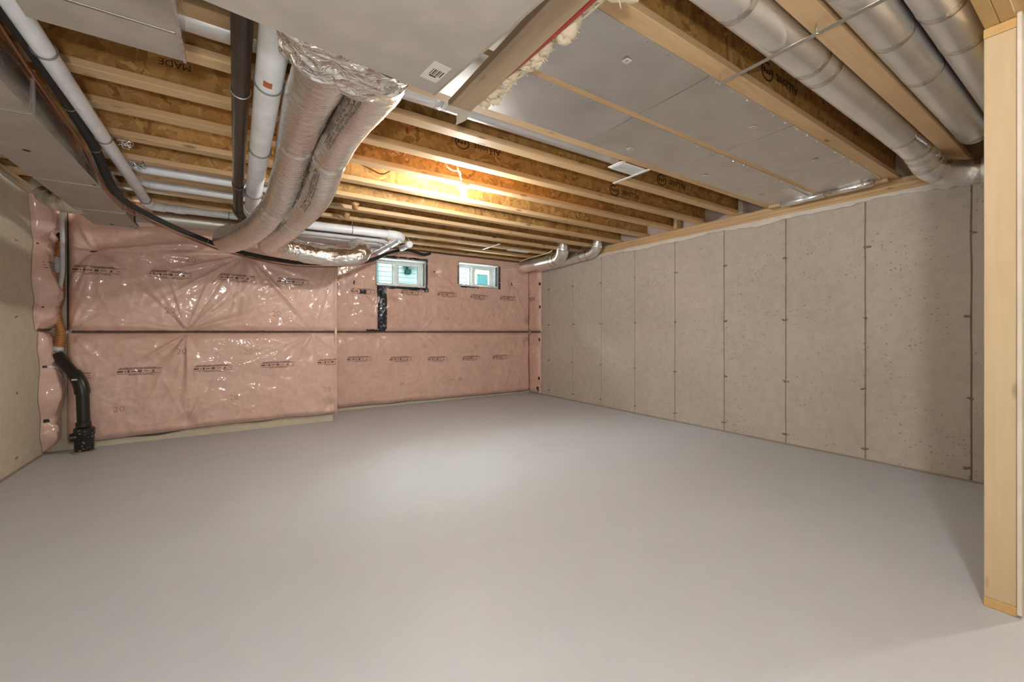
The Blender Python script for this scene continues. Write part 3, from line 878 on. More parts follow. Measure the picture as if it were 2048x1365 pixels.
zA = 2.22
pa = pipe('drain_pipe', 'long white plastic pipe running beside the left trunk', [
    ('pipe', [(-.638, -1.0, zA), (-.638, 4.86, zA)], .035, 'pvc'),
    ('coupling', [(-.638, 4.76, zA), (-.638, 4.765, zA), (-.638, 4.84, zA), (-.638, 4.845, zA)], [.036, .0415, .0415, .036], 'pvc'),
    ('elbow', bend((-.638, 4.84, zA), (-.638, 4.93, zA), (-.53, 4.93, zA)), .039, 'pvc'),
    ('pipe', [(-.54, 4.93, zA), (.02, 4.93, 2.225)], .032, 'pvc'),
    ('coupling', [(-.47, 4.93, zA), (-.465, 4.93, zA), (-.39, 4.93, zA), (-.385, 4.93, zA)], [.033, .037, .037, .033], 'pvc')])
for y in (2.43, 3.335, 4.70): hanger(pa, (-.638, y, zA), (0, 1, 0), .036)
hanger(pa, (-.05, 4.93, 2.224), (1, 0, 0), .033)

pb = pipe('drain_pipe', 'brown-black plastic drain pipe running towards the back, left of white pipe', [
    ('pipe', [(.022, .2, 2.24), (.022, 4.72, 2.24)], .0375, 'abs_brown'),
    ('elbow', bend((.022, 4.70, 2.24), (.022, 4.95, 2.235), (.16, 5.02, 2.215)), .042, 'abs'),
    ('coupling', [(.022, 3.86, 2.24), (.022, 3.865, 2.24), (.022, 3.95, 2.24), (.022, 3.955, 2.24)], [.038, .0425, .0425, .038], 'abs_brown')])
for y in (2.37, 3.9): hanger(pb, (.022, y, 2.24), (0, 1, 0), .038, m='strap')

pd = pipe('drain_pipe', 'thick white plastic pipe beside the foil flex ducts, orange sticker on it', [
    ('pipe', [(.122, .3, 2.166), (.122, 4.36, 2.166)], .053, 'pvc'),
    ('coupling', [(.122, 4.26, 2.166), (.122, 4.265, 2.166), (.122, 4.40, 2.166), (.122, 4.41, 2.17)], [.054, .061, .061, .054], 'pvc'),
    ('elbow', bend((.122, 4.38, 2.166), (.122, 4.62, 2.168), (.20, 4.80, 2.19)), .054, 'pvc'),
    ('pipe', [(.19, 4.78, 2.187), (.30, 4.90, 2.225), (.42, 4.93, 2.232)], .048, 'pvc'),
    ('pipe', [(.40, 4.93, 2.232), (1.60, 4.93, 2.245)], .046, 'pvc'),
    ('coupling', [(1.50, 4.93, 2.244), (1.505, 4.93, 2.244), (1.60, 4.93, 2.245), (1.605, 4.93, 2.245)], [.047, .053, .053, .047], 'pvc'),
    ('elbow', bend((1.57, 4.93, 2.245), (1.70, 4.93, 2.245), (1.70, 5.07, 2.235)), .052, 'pvc'),
    ('pipe', [(1.70, 5.05, 2.236), (1.70, 6.02, 2.225)], .046, 'pvc')])
for y in (2.08, 2.86, 3.78): hanger(pd, (.122, y, 2.166), (0, 1, 0), .054)
hanger(pd, (1.10, 4.93, 2.24), (1, 0, 0), .047)
hanger(pd, (1.10, 4.93, 2.24), (1, 0, 0), .0475)
MB().tube([(1.10, 4.92, 2.29), (1.095, 4.88, 2.33)], .004, 6).build('hanger_wire', 'strap', pd)
vs = []
for i, y in enumerate((1.985, 2.03)):
    for k in range(5):
        a = R(-118 + 9 * k)
        vs.append((.122 + .0538 * math.cos(a), y, 2.166 + .0538 * math.sin(a)))
put('orange_sticker', vs, [(k, k + 1, k + 6, k + 5) for k in range(4)], 'orange', pd)
pipe('drain_pipe', 'thin white pipe partly hidden below the thick back pipe', [
    ('pipe', [(.45, 5.05, 2.175), (1.47, 5.05, 2.185)], .026, 'pvc_grey'),
    ('elbow', bend((1.44, 5.05, 2.185), (1.55, 5.05, 2.186), (1.55, 5.16, 2.186)), .030, 'pvc_grey'),
    ('pipe', [(1.55, 5.14, 2.186), (1.55, 6.02, 2.19)], .030, 'pvc')])
pipe('drain_pipe', 'short capped white stub under the back pipe elbow', [
    ('pipe', [(1.80, 5.02, 2.17), (1.80, 5.30, 2.17)], .035, 'pvc_grey'),
    ('cap', [(1.80, 4.99, 2.17), (1.80, 4.995, 2.17), (1.80, 5.05, 2.17)], [.037, .041, .041], 'pvc')])
pipe('drain_pipe', 'white pipe up in the joist bay, nearer of two at the left', [
    ('pipe', [(-.60, 4.25, 2.352), (.60, 4.25, 2.352)], .040, 'pvc'),
    ('elbow', bend((-.58, 4.25, 2.352), (-.68, 4.25, 2.352), (-.70, 4.25, 2.45)), .037, 'pvc')])
pipe('drain_pipe', 'white pipe up in the joist bay, farther of two at the left', [
    ('pipe', [(-.60, 4.655, 2.352), (.60, 4.655, 2.352)], .040, 'pvc'),
    ('elbow', bend((-.58, 4.655, 2.352), (-.68, 4.655, 2.352), (-.70, 4.655, 2.45)), .037, 'pvc')])

# refrigerant line set: black sleeve and two copper lines
LS = [(-.69, .8, 2.27), (-.697, 2.0, 2.262), (-.70, 2.73, 2.25), (-.70, 3.41, 2.20), (-.69, 3.95, 2.06), (-.58, 4.45, 2.035), (-.28, 4.72, 1.945), (.06, 4.95, 1.878), (.60, 5.08, 1.845), (1.26, 5.2, 1.93), (1.78, 5.6, 2.17), (2.06, 5.8, 2.255), (2.34, 5.93, 2.245), (2.50, 6.04, 2.29)]
t = thing('refrigerant_line', LS[0], 'black foam-sleeved line sagging across the back insulation to the window', 'pipe')
n0 = 40
S = spline(LS, 10)
MB().tube(S, [.026 if p.y < 4.0 else .021 for p in S], 14).build('foam_sleeve', 'rubber', t, True)
for y0 in (24, 31, 62):
    MB().ring(S[y0 - 0], (S[y0 + 1] - S[y0]), .026 if S[y0].y < 4 else .022, .003).build('wire_tie', 'wire_tie', t, True)
C1 = spline([(p[0] - .036 + .012 * math.sin(i * 2.1), p[1] + .01, p[2] - .032 + .010 * math.sin(i * 1.3)) for i, p in enumerate(LS[:11])], 10)
o = MB().tube(C1, .006, 10).build('copper_line', 'copper', smooth=True); tag(o, 'bare copper line strapped under the black sleeve, thicker of two', 'pipe')
C2 = spline([(p[0] - .052 + .016 * math.sin(i * 1.7 + 1), p[1] + .03, p[2] - .012 - .012 * math.sin(i * 1.1)) for i, p in enumerate(LS[:9])], 10)
o = MB().tube(C2, .0042, 8).build('copper_line', 'copper', smooth=True); tag(o, 'thin copper line beside the black sleeve and left trunk', 'pipe')
# tangled metal strap ends above the pipe
for k, c in enumerate(((-.60, 3.62, 2.30), (-.58, 4.02, 2.30))):
    rnd = random.Random(k); mb = MB()
    for q in range(7):
        p0 = Vector(c); pts = [p0 + Vector((rnd.uniform(-.05, .05), rnd.uniform(-.03, .03), rnd.uniform(-.03, .03))) for _ in range(4)]
        mb.tube(spline(pts, 4), .0035, 6)
    o = mb.build('wire_bundle', 'tape_foil', smooth=True); tag(o, 'small tangle of bright hanger wire beside the white pipe, %s' % ('nearer one' if k == 0 else 'farther one'), 'wire')

# ================================================================== plates, wool and cables at the overhead stud
t = thing('hanging_plate', (.887, 1.0, 2.14), 'weathered wooden board hanging under the pans with torn film at its end', 'board')
MB().box(.834, .940, -1.0, 1.80, 2.140, 2.178, .003).build('board', 'lumber_y', t)
rnd = random.Random(4); vs = []; fs = []
nn = 26
for i in range(nn + 1):
    x = .826 + .125 * i / nn
    d = .012 + .085 * max(0, 1 - abs(i / nn - .78) / .30) + .020 * noise.noise(Vector((x * 60, 0, 1)))
    vs += [(x, 1.765, 2.1385), (x, 1.803, 2.138), (x, 1.803 + max(.006, d), 2.138 - .12 * d)]
for i in range(nn):
    a = i * 3
    fs += [(a, a + 3, a + 4, a + 1), (a + 1, a + 4, a + 5, a + 2)]
put('torn_film', vs, fs, 'drywall_edge', t)

def wool_strip(label, x, y0, y1, z0, z1, m, seed, w=.05, name='mineral_wool'):
    """tufted strip of loose wool: many overlapping flattened lumps with spiky rims in one mesh"""
    rnd = random.Random(seed); mb = MB()
    n = int((y1 - y0) / .022)
    for i in range(n):
        y = y0 + (y1 - y0) * (i + rnd.random()) / n
        c = Vector((x + rnd.uniform(-.01, .02), y, rnd.uniform(z0, z1)))
        big = 1 + 1.3 * max(0, noise.noise(Vector((y * 5, seed, 0))))
        r = Vector((w * rnd.uniform(.5, 1.0) * big, rnd.uniform(.025, .05), rnd.uniform(.018, .032)))
        nu, nv = 12, 7
        vs = []
        for a in range(nu):
            for b in range(nv + 1):
                th = 2 * math.pi * a / nu; ph = math.pi * b / nv
                d = Vector((math.cos(th) * math.sin(ph), math.sin(th) * math.sin(ph), math.cos(ph)))
                k = 1 + .45 * noise.noise(d * 2.2 + c * 40) + .25 * noise.noise(d * 6 + c * 11)
                vs.append(c + Vector((d.x * r.x, d.y * r.y, d.z * r.z)) * k)
        mb.add(vs, [(a * (nv + 1) + b, ((a + 1) % nu) * (nv + 1) + b, ((a + 1) % nu) * (nv + 1) + b + 1, a * (nv + 1) + b + 1) for a in range(nu) for b in range(nv)])
        # fibres
        for q in range(5):
            d = Vector((rnd.uniform(.1, 1), rnd.uniform(-.7, .7), rnd.uniform(-.9, .3))).normalized()
            p0 = c + Vector((d.x * r.x, d.y * r.y, d.z * r.z)) * .8; p1 = p0 + d * rnd.uniform(.006, .02) * big
            mb.tube([p0, (p0 + p1) / 2 + Vector((0, 0, -.003)), p1], [.003, .0018, .0006], 4, False)
    o = mb.build(name, m, smooth=True)
    return tag(o, label, 'insulation', kind='stuff')
wool_strip('cream mineral wool tufts squeezed out beside the overhead board', .985, .35, 1.80, 2.165, 2.235, 'wool', 5, .05)
wool_strip('white wool tuft sticking out beside the post top', 2.40, .345, .362, 2.14, 2.26, 'wool_white', 9, .03)
o = MB().tube(spline([(.948, -.6, 2.150), (.952, .2, 2.148), (.955, .9, 2.150), (.945, 1.3, 2.150), (.952, 1.48, 2.165)], 8), .008, 8).build('cable', 'red', smooth=True)
tag(o, 'red cable clipped along the overhead wooden board', 'cable')
o = MB().tube(spline([(1.00, -.3, 2.19), (1.02, .5, 2.18), (1.03, 1.0, 2.20), (1.00, 1.5, 2.19)], 8), .004, 6).build('cable', 'cable', smooth=True)
tag(o, 'thin pale cord hanging along the wool beside the board', 'cable')

wool_strip('brown paper scrap stuffed on a joist above the thick white back pipe, nearer one', .96, 4.16, 4.24, 2.300, 2.325, 'brown_tape', 31, .04, 'paper_scrap')
wool_strip('brown paper scrap stuffed on a joist above the thick white back pipe, farther one', .97, 4.63, 4.70, 2.300, 2.325, 'brown_tape', 33, .04, 'paper_scrap')
# perforated strap crossing below the bay ducts
st = thing('metal_strap', (2.02, .8, 2.325), 'thin metal strap stretched under the round bay ducts', 'strap')
MB().box(1.930, 1.954, .345, 1.135, 2.2810, 2.2828).build('band', 'strap', st)
for y in (.715, 1.117):
    MB().tube([(1.942, y, 2.3295), (1.942, y, 2.2828), (1.942, y, 2.2826), (1.942, y, 2.279)], [.003, .003, .006, .006], 8).build('screw', 'tape_foil', st)

# ================================================================== partition at the right with header
pt = thing('wall_partition', (3.4, .3, 0), 'unfinished stud partition seen end-on at the right, drywall on its near side', 'wall', kind='structure')
MB().box(2.476, XR - .01, .259, .344, .0005, .038, .002).build('bottom_plate', 'lumber_x', pt)
MB().box(2.474, XR - .01, .259, .344, 2.25, 2.287, .002).build('top_plate', 'lumber_x', pt)
for x in (2.477, 2.88, 3.29, 3.70, 4.11):
    MB().box(x, x + .038, .260, .343, .0385, 2.2495, .002).build('stud', 'lumber_z', pt)
MB().box(2.470, XR - .01, .2455, .2585, .012, 2.30, .002).build('drywall_sheet', 'drywall_edge', pt)
hd = thing('header_beam', (1.5, .3, 2.29), 'double board header beam above the post at upper right', 'beam')
MB().box(.99, XR - .01, .301, .341, 2.2885, 2.60, .002).build('board', 'lumber_x', hd)
MB().box(.99, XR - .01, .259, .3000, 2.2885, 2.60, .002).build('board', 'lumber_x', hd)

# ================================================================== bare bulbs
for i, (x, y, z, wt, lab) in enumerate(BULBS):
    t = thing('ceiling_bulb', (x, y, 2.33), lab, 'lamp', 'bare bulbs of the basement')
    MB().tube([(x, y, 2.3295), (x, y, 2.322), (x, y, 2.309), (x, y, 2.300), (x, y, 2.272), (x, y, 2.262)], [.052, .056, .052, .034, .028, .024], 26).build('lamp_holder', 'ceramic', t, True)
    prof = []
    n = 14
    zb = z
    for k in range(n + 1):
        a = math.pi * k / n
        prof.append((zb - .030 * math.cos(a), max(.0005, .030 * math.sin(a))))
    prof = [p for p in prof if not (p[0] > zb and p[1] < .014)] + [(2.264, .014)]
    b = MB().tube([(x, y, q[0]) for q in prof], [q[1] for q in prof], 22).build('bulb', 'bulb', t, True)
    ld = bpy.data.lights.new('bulb_light', 'POINT'); ld.energy = wt; ld.color = WARM; ld.shadow_soft_size = .034
    lo = bpy.data.objects.new('bulb_light', ld); lo.location = (x, y, z - .002); COL.objects.link(lo)

# added fill lamp, in place of a flash behind the camera (its light throws the post's shadow)
x, y, z, wt = LAMP
t = thing('fill_lamp', (x, y, 0), 'added round fill lamp in place of a flash on a thin black tripod stand behind the camera', 'lamp')
MB().tube([(x, y - .03, .25), (x, y - .03, z - .06)], .012, 10).build('pole', 'abs', t, True)
for q in range(3):
    a = 2 * math.pi * q / 3 + .5
    MB().tube([(x, y - .03, .34), (x + .26 * math.cos(a), y - .03 + .26 * math.sin(a), .006)], .009, 8).build('leg', 'abs', t, True)
mbs = MB().tube([(x, y, z - .060), (x, y, z - .056), (x, y, z - .03), (x, y, z), (x, y, z + .03), (x, y, z + .056), (x, y, z + .06)], [.004, .022, .052, .060, .052, .022, .004], 20)
mbs.build('globe', 'bulb', t, True)
ld = bpy.data.lights.new('lamp_light', 'POINT'); ld.energy = wt; ld.color = (1, .98, .95); ld.shadow_soft_size = .066
lo = bpy.data.objects.new('lamp_light', ld); lo.location = (x, y, z); COL.objects.link(lo)

# ================================================================== pink insulation blankets
def lerp_tab(tab):
    def f(z):
        for (a, va), (b, vb) in zip(tab[:-1], tab[1:]):
            if z <= b or (b, vb) == tab[-1]:
                t = max(0, min(1, (z - a) / (b - a))); t = t * t * (3 - 2 * t)
                return va + (vb - va) * t
    return f
def sstep(t):
    t = max(0.0, min(1.0, t)); return t * t * (3 - 2 * t)

class Blanket:
    def __init__(s, label, frame, u0, u1, z0, z1, depth, seed, staples=(), holes=(), edges=(1, 1, 1, 1), ribs=1.0, step=.0125, zlow=None, uedge=None, quiet=1.0, dfn=None, u1edge=None):
        s.frame, s.u0, s.u1, s.z0, s.z1, s.depth, s.seed = frame, u0, u1, z0, z1, depth, seed
        s.edges = edges; s.holes = holes; s.zlow = zlow; s.uedge = uedge; s.quiet = quiet; s.dfn = dfn; s.u1edge = u1edge
        rnd = random.Random(seed)
        s.st = []
        for (a, b, A, Ln, dirs) in staples:
            rd = []
            for (th, spread, num) in dirs:
                for q in range(num):
                    rd.append((R(th + rnd.uniform(-spread, spread)), A * rnd.uniform(.4, 1.15) * ribs * rnd.choice((1, 1, -.6)), Ln * rnd.uniform(.45, 1.2), rnd.uniform(.45, 1.2)))
            s.st.append((a, b, A, Ln, rd))
        nu = max(4, int((u1 - u0) / step)); nz = max(4, int((z1 - z0) / step))
        vs, fs = [], []
        for i in range(nu + 1):
            for k in range(nz + 1):
                vs.append(s.pt(u0 + (u1 - u0) * i / nu, z0 + (z1 - z0) * k / nz))
        for i in range(nu):
            uc = u0 + (u1 - u0) * (i + .5) / nu
            for k in range(nz):
                zc = z0 + (z1 - z0) * (k + .5) / nz
                if any(h[0] < uc < h[1] and h[2] < zc < h[3] for h in holes): continue
                a = i * (nz + 1) + k
                q = (a, a + nz + 1, a + nz + 2, a + 1)
                fs.append(q)
        # turn the rim back to the wall so that it has thickness
        rim = [i * (nz + 1) for i in range(nu + 1)] + [nu * (nz + 1) + k for k in range(1, nz + 1)] + [i * (nz + 1) + nz for i in range(nu - 1, -1, -1)] + [k for k in range(nz - 1, 0, -1)]
        base = len(vs)
        for r_ in rim:
            i, k = divmod(r_, nz + 1)
            u = u0 + (u1 - u0) * i / nu; z = s.zz(u, z0 + (z1 - z0) * k / nz)
            vs.append(frame(s.uu(u, z), z, .002))
        m_ = len(rim)
        for q in range(m_):
            fs.append((rim[q], base + q, base + (q + 1) % m_, rim[(q + 1) % m_]))
        s.o = put('insulation_blanket', vs, fs, 'poly', None, True)
        tag(s.o, label, 'insulation', 'pink wall insulation blankets')
    def zz(s, u, z):
        if s.zlow is None: return z
        lo = s.zlow(u); return lo + (z - s.z0) * (s.z1 - lo) / (s.z1 - s.z0)
    def uu(s, u, z):
        if s.u1edge is not None:
            return s.u0 + (u - s.u0) * (s.u1edge(z) - s.u0) / (s.u1 - s.u0)
        if s.uedge is None: return u
        lo = s.uedge(z); return lo + (u - s.u0) * (s.u1 - lo) / (s.u1 - s.u0)
    def h(s, u, z):
        d = s.depth * (1 + .22 * noise.noise(Vector((u * 1.4, z * 1.7, s.seed))) + .10 * noise.noise(Vector((u * 4.2, z * 4.5, s.seed + 3))))
        d += s.quiet * (.0045 * noise.noise(Vector((u * 11, z * 6, s.seed + 5))) + .0020 * noise.noise(Vector((u * 30, z * 20, s.seed + 8))))
        nn_ = noise.noise(Vector((u * 5 + z * 1.5, z * 3.2 - u, s.seed + 11)))
        n2_ = noise.noise(Vector((u * 2.2 - z * 3.5, z * 4.2 + u * 2, s.seed + 17)))
        d += s.quiet * (.0042 * (1 - abs(nn_)) ** 14 + .0042 * (1 - abs(n2_)) ** 16)
        for (a, b, A, Ln, rd) in s.st:
            dx, dz = u - a, z - b
            r = math.hypot(dx, dz)
            if r > Ln * 2.4: continue
            d -= s.depth * .55 * math.exp(-(r / (.055 + .05 * Ln)) ** 2)
            th = math.atan2(dz, dx)
            for (t0, aa, ll, ww) in rd:
                q = th - t0
                q = (q + math.pi) % (2 * math.pi) - math.pi
                if abs(q) > .6: continue
                pw = (r * q) / (.0065 * ww + .050 * ww * r)
                if abs(pw) > 2.6: continue
                d += aa * math.exp(-pw * pw) * math.exp(-(r / ll) ** 2) * (1 - math.exp(-(r / .03) ** 2))
        if s.dfn: d *= s.dfn(z)
        e = 1.0
        for on, dist, wdt in ((s.edges[0], u - s.u0, .06), (s.edges[1], s.u1 - u, .06), (s.edges[2], z - s.z0, .07), (s.edges[3], s.z1 - z, .07)):
            if on: e *= .30 * on + (1 - .30 * on) * math.sqrt(max(0, sstep(dist / wdt))) if on == 1 else (1 - on) + on * sstep(dist / wdt)
        return max(.006, d * e)
    def pt(s, u, z, off=0):
        d = s.h(u, z)
        z2 = s.zz(u, z); return s.frame(s.uu(u, z2), z2, d + off)
    def patch(s, name, u0, u1, z0, z1, m, off=.0022, nu=6, nz=3, parent=None, jag=0, seed=1):
        rnd = random.Random(seed)
        vs = []
        for i in range(nu + 1):
            j0 = rnd.uniform(-jag, jag); j1 = rnd.uniform(-jag, jag)
            for k in range(nz + 1):
                a = z0 + j0; b = z1 + j1
                vs.append(s.pt(u0 + (u1 - u0) * i / nu, a + (b - a) * k / nz, off))
        fs = [(i * (nz + 1) + k, (i + 1) * (nz + 1) + k, (i + 1) * (nz + 1) + k + 1, i * (nz + 1) + k + 1) for i in range(nu) for k in range(nz)]
        return put(name, vs, fs, m, parent or s.o)
    def label_print(s, u, z, w=.33, h=.085, seed=0, umin=-9, umax=9):
        """small three-line product print that follows the film"""
        rnd = random.Random(seed * 13 + 5); mb = MB()
        def bar(a, b, z0, z1):
            a, b = max(a, umin), min(b, umax)
            if b - a < .002: return
            n = max(1, int((b - a) / .03))
            vs = []
            for i in range(n + 1):
                for zz in (z0, z1): vs.append(s.pt(a + (b - a) * i / n, zz, .0022))
            mb.add(vs, [(i * 2, i * 2 + 2, i * 2 + 3, i * 2 + 1) for i in range(n)])
        x0 = u - w / 2
        for (zz, th, f0, f1) in ((.42, .007, .05, .86), (.28, .007, .02, 1.0), (-.27, .005, 0, 1.0), (-.42, .006, .25, .8)):
            x = x0 + w * f0
            while x < x0 + w * f1:
                l_ = rnd.uniform(.02, .06); bar(x, min(x + l_, x0 + w * f1), z + h * zz - th / 2, z + h * zz + th / 2); x += l_ + .003
        for (a, b, th) in ((0, .13, .017), (.16, .20, .010), (.225, .275, .024), (.30, .42, .010), (.45, .54, .022), (.58, .70, .007), (.93, 1.0, .005)):
            bar(x0 + w * a, x0 + w * b, z - th / 2, z + th / 2)
        v = [s.pt(min(umax, x0 + w * q[0]), z + q[1], .0022) for q in ((.75, -.012), (.82, -.012), (.82, .014), (.785, .004))]
        if x0 + w * .75 < umax and x0 + w * .75 > umin: mb.add(v, [(0, 1, 2, 3)])
        return mb.build('printed_label', 'ink', s.o)
    def number(s, u, z, txt='20', size=.085):
        v, f = text_mesh(txt, size)
        put('printed_number', [s.pt(u + p.x, z + p.y, .0024) for p in v], f, 'ink_faint', s.o)

ZS = 1.082
FY = lambda u, z, d: Vector((u, YB1 - d, z))
BY = lambda u, z, d: Vector((u, YB2 - d, z))
RX = lambda u, z, d: Vector((XR - d, u, z))
LX = lambda u, z, d: Vector((XL + d, -u, z))

FU = Blanket('upper pink film-faced insulation blanket on the forward left back wall', FY, -1.275, 1.035, ZS + .004, 2.285, .078, 2,
    [(-1.10, 1.84, .020, .62, [(-75, 45, 7), (0, 12, 3), (110, 50, 6), (190, 25, 3)]),
     (.10, 1.925, .022, .75, [(195, 22, 5), (-125, 35, 7), (-50, 35, 6), (-12, 10, 2)]),
     (-.41, 1.10, .022, .60, [(125, 35, 6), (55, 22, 5), (165, 10, 2), (20, 10, 2)]),
     (.77, 1.09, .014, .30, [(110, 45, 7), (60, 30, 3)]),
     (1.02, 2.02, .016, .55, [(-150, 30, 6), (-115, 25, 6)]),
     (-1.25, 1.10, .014, .35, [(60, 25, 4), (85, 12, 3)])], edges=(1, .25, 1, 0))
FL = Blanket('lower pink film-faced insulation blanket on the forward left back wall', FY, -1.285, 1.035, .0, ZS - .006, .078, 5,
    [(-.41, 1.06, .026, .55, [(-100, 16, 5), (-65, 25, 4), (-130, 18, 4)]),
     (.77, 1.06, .018, .38, [(-130, 40, 8), (-60, 35, 6), (-165, 10, 3)]),
     (-.41, .10, .013, .35, [(90, 40, 6)]),
     (-1.24, 1.06, .014, .35, [(-70, 25, 5)]),
     (.95, .12, .010, .25, [(110, 30, 4)])], edges=(1, .25, 1, 1),
    zlow=lambda u: .062 + .030 * sstep((u + 1.0) / 1.0) + .012 * noise.noise(Vector((u * 3, 0, 4))))
HW = lambda w_: (w_[0] - .012, w_[1] + .012, w_[2] - .012, w_[3] + .012)
BU = Blanket('upper pink insulation blanket around the two small windows', BY, 1.0, 4.405, ZS + .004, 2.30, .070, 9,
    [(1.38, 1.72, .013, .35, [(-80, 20, 5), (-55, 20, 4), (90, 30, 3)]),
     (1.74, 1.70, .010, .5, [(-95, 10, 4)]), (1.93, 1.62, .010, .40, [(-85, 18, 7), (-110, 10, 3)]),
     (2.36, 1.10, .012, .45, [(65, 22, 5), (110, 15, 3)]),
     (2.58, 2.02, .012, .4, [(-40, 20, 3), (-140, 20, 2)]),
     (4.02, 1.92, .014, .5, [(-70, 14, 4), (-95, 10, 3), (10, 12, 2)]), (4.36, 1.3, .010, .4, [(100, 10, 3), (80, 6, 2)])],
    holes=(HW(W1), HW(W2)), edges=(0, 1, 1, 0), step=.014, quiet=1.0)
BL = Blanket('lower pink insulation blanket on the recessed back wall', BY, 1.0, 4.405, .0, ZS - .006, .070, 12,
    [(1.25, 1.05, .012, .3, [(-80, 35, 6)]), (1.72, 1.06, .014, .40, [(-100, 14, 6), (-75, 10, 3)]),
     (2.35, 1.06, .014, .55, [(-42, 14, 4), (-60, 10, 2)]), (4.33, .9, .010, .45, [(-95, 10, 4), (-110, 10, 2)])],
    edges=(0, 1, 1, 1), step=.014, quiet=1.0, zlow=lambda u: .045 - .012 * sstep((u - 1.5) / 2.5) + .008 * noise.noise(Vector((u * 3, 0, 4))))
RU = Blanket('upper strip of pink insulation wrapped onto the right wall', RX, 5.74, 6.035, ZS + .004, 2.16, .062, 15,
    [(5.76, 1.92, .016, .3, [(20, 40, 4), (-30, 30, 3)]), (5.77, 1.52, .012, .3, [(10, 40, 4)])], edges=(1, 0, 1, 0), uedge=lambda z: 5.74 + .022 * noise.noise(Vector((z * 5, 2, 1))))
RL = Blanket('lower strip of pink insulation wrapped onto the right wall', RX, 5.74, 6.035, .012, ZS - .006, .058, 17,
    [(5.77, .95, .012, .3, [(-40, 30, 4)]), (5.77, .2, .012, .25, [(40, 30, 4)])], edges=(1, 0, 1, 1), uedge=lambda z: 5.755 + .022 * noise.noise(Vector((z * 5, 7, 1))))
LU = Blanket('upper bulging roll of pink insulation on the left wall', LX, -5.45, -5.09, ZS + .02, 2.235, .125, 21,
    [(-5.10, 1.84, .022, .35, [(150, 60, 8)]), (-5.12, 1.30, .018, .28, [(160, 50, 6)]), (-5.15, 1.13, .016, .28, [(120, 30, 5)]), (-5.3, 2.0, .02, .3, [(200, 40, 4), (-60, 20, 3)])], edges=(0, 1, 1, .5), step=.010,
    dfn=lerp_tab([(1.1, .55), (1.22, .85), (1.45, 1.12), (1.68, .72), (1.85, .70), (2.05, 1.0), (2.24, .85)]), u1edge=lerp_tab([(1.1, -5.20), (1.25, -5.155), (1.34, -5.19), (1.55, -5.13), (1.75, -5.145), (1.84, -5.175), (1.95, -5.12), (2.24, -5.07)]))
LL = Blanket('lower bulging roll of pink insulation on the left wall', LX, -5.45, -5.22, .022, ZS + .008, .105, 25,
    [(-5.23, .78, .022, .30, [(160, 70, 8), (-140, 20, 3)]), (-5.24, .30, .018, .25, [(180, 60, 6)])], edges=(0, 1, 1, 1), step=.010,
    dfn=lerp_tab([(.02, .55), (.15, .9), (.30, .85), (.55, 1.25), (.72, 1.0), (.90, .62), (1.09, .5)]), u1edge=lerp_tab([(.02, -5.37), (.18, -5.31), (.30, -5.33), (.52, -5.27), (.78, -5.31), (.95, -5.255), (1.09, -5.27)]))
# LX runs from the corner towards the camera: flip faces so that they look into the room
for B in (FU, FL, BU, BL, RU, RL, LU, LL):
    bm = bmesh.new(); bm.from_mesh(B.o.data); bmesh.ops.recalc_face_normals(bm, faces=bm.faces[:]); bm.to_mesh(B.o.data); bm.free()

k = 0
for (u, z) in ((-1.075, 1.661), (-.535, 1.66), (.018, 1.668), (.56, 1.662)):
    FU.label_print(u, z, seed=k); k += 1
for (u, z) in ((-.77, .68), (-.188, .672), (.404, .682), (.98, .692)):
    FL.label_print(u, z, seed=k, umax=1.025); k += 1
FL.label_print(-1.28, .66, seed=77, umin=-1.235)
for (u, z) in ((1.502, 1.656), (2.204, 1.672), (2.781, 1.672), (3.354, 1.66), (3.923, 1.662)):
    BU.label_print(u, z, seed=k); k += 1
for (u, z) in ((1.448, .69), (2.037, .668), (2.621, .65), (3.205, .643), (3.781, .64)):
    BL.label_print(u, z, seed=k); k += 1
RU.label_print(6.0, 1.655, .30, seed=50, umax=6.03, umin=5.86)
LU.label_print(-5.25, 1.66, .30, seed=51, umin=-5.42, umax=-5.11)
for (u, z) in ((-.376, 1.826), (-.543, 1.299), (.389, 1.291)): FU.number(u, z)
for (u, z) in ((.123, .848), (-.924, .298), (-.009, .315), (.922, .334), (-.45, .87)): FL.number(u, z)
for (u, z) in ((1.62, 1.31), (2.78, 1.30), (3.60, 1.83), (3.33, 1.27)): BU.number(u, z, size=.07)
for (u, z) in ((2.42, .86), (2.05, .29), (3.0, .30), (3.3, .84)): BL.number(u, z, size=.07)
# staples and bits of black tape
for (B, u, z, w_, h_) in ((FU, -1.10, 1.84, .05, .014), (FU, .10, 1.925, .042, .014), (BU, 1.38, 1.775, .016, .05), (BU, 2.02, 1.735, .05, .012), (BU, 2.58, 2.02, .035, .016), (BU, 4.02, 1.92, .016, .05), (FU, .93, 1.60, .014, .012),
                          (RU, 5.762, 1.92, .03, .05), (RU, 5.765, 1.52, .03, .05), (RL, 5.772, .95, .03, .05), (RL, 5.77, .28, .03, .05), (RL, 5.78, .09, .05, .08), (LU, -5.11, 1.84, .03, .012), (LL, -5.235, .78, .03, .02), (LL, -5.24, .30, .04, .03), (LU, -5.12, 1.30, .012, .012)):
    B.patch('tape_patch', u - w_ / 2, u + w_ / 2, z - h_ / 2, z + h_ / 2, 'tape_black', .003, 2, 2)
BU.patch('tape_patch', 1.455, 1.54, 1.625, 1.68, 'tape_black', .0035, 4, 2, jag=.008)
